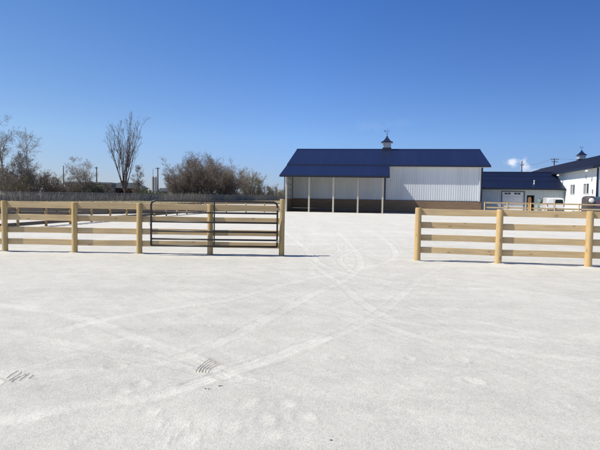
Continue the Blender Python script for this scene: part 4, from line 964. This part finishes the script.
for k, (px, hh, lb) in enumerate(((153.2, 9.2, 'left of two grey silo stacks beside the tall dark pole'), (155.8, 9.0, 'right of two grey silo stacks, nearer the tall dark pole'))):
    t = thing('grey_silo', lb, 'silo', (*at(px, 250), -.06), 0, 'grey silo stacks')
    mb = MB(); mb.lathe([(.58, 0), (.58, hh), (.45, hh + .2)], 14); mb.build('tower', M['fargrey'], t, smooth=False)
    mb = MB(); mb.lathe([(.47, hh + .2), (.3, hh + .5), (.08, hh + .6)], 14); mb.build('dome', M['fargrey'], t)
    if k == 0:
        mb = MB(); mb.sweep([(0, 0, hh + .6), (0, 0, hh + 4)], .09, 6); mb.build('mast', M['pole'], t)

# ------------------------------------------------------------------ utility poles
GP = 'wooden utility poles'
def upole(label, px, Y, h, rad, arm, lw=0, rot=0):
    x, y = at(px, Y); t = thing('utility_pole', label, 'utility pole', (x, y, -.06), rot, GP)
    mb = MB(); mb.sweep([(0, 0, -.1), (0.02, 0, h * .5), (0, 0, h)], [rad * 1.2, rad, rad * .75], 10); mb.build('pole_shaft', M['pole'], t, smooth=True)
    for (z, w) in arm:
        mb = MB(); mb.box(-w / 2, w / 2, -rad - .12, -rad, z - .07, z + .07); ca = mb.build('crossarm', M['pole'], t)
        for q in (-.46, -.25, .25, .46):
            mb = MB(); mb.lathe([(.03, 0), (.06, .04), (.04, .09), (.06, .13), (.02, .18)], 8, (q * w, -rad - .06, z + .07)); mb.build('insulator', M['insul'], ca)
    return t
upole('dark utility pole with short crossarm standing left of the brown clump', 158.0, 150, 9.0, .19, [(8.7, 1.2)])
upole('grey pole rising behind the block building, left of the tallest tree', 97, 145, 8.7, .17, [(8.3, .9)])
upole('thin pole over the left thicket, above the yellow-green shrub', 64, 140, 8.6, .14, [])
upole('slim utility pole above the annex roof in front of the cloud', 520.2, 150, 12.6, .17, [(11.3, 1.0)])
upole('short stub pole just left of the one before the cloud', 514.4, 170, 10.0, .16, [])
upole('utility pole with wide crossarm above the hall roof', 552.3, 140, 12.7, .17, [(12.35, 2.2), (11.7, 1.7)])
def wire(label, a, b, sag, rad=.02):
    mb = MB(); a = Vector(a); b = Vector(b); pts = [a.lerp(b, k / 24) - Vector((0, 0, sag * 4 * (k / 24) * (1 - k / 24))) for k in range(25)]
    tag(mb_ := mb.sweep(pts, rad, 5).build('power_line', M['wire']), label, 'power line', 'overhead power lines')
pA = at(520.2, 150); pB = at(552.3, 140); pC = (78, 132)
wire('overhead wire between the slim pole and the wide-crossarm pole', (pA[0], pA[1] - .2, 11.5), (pB[0] - .8, pB[1] - .2, 12.5), .7, .022)
wire('overhead wire leaving the wide-crossarm pole over the hall roof', (pB[0] + .9, pB[1] - .2, 12.5), (120, 128, 12.4), 1.1, .022)
print('objects', len(bpy.data.objects))
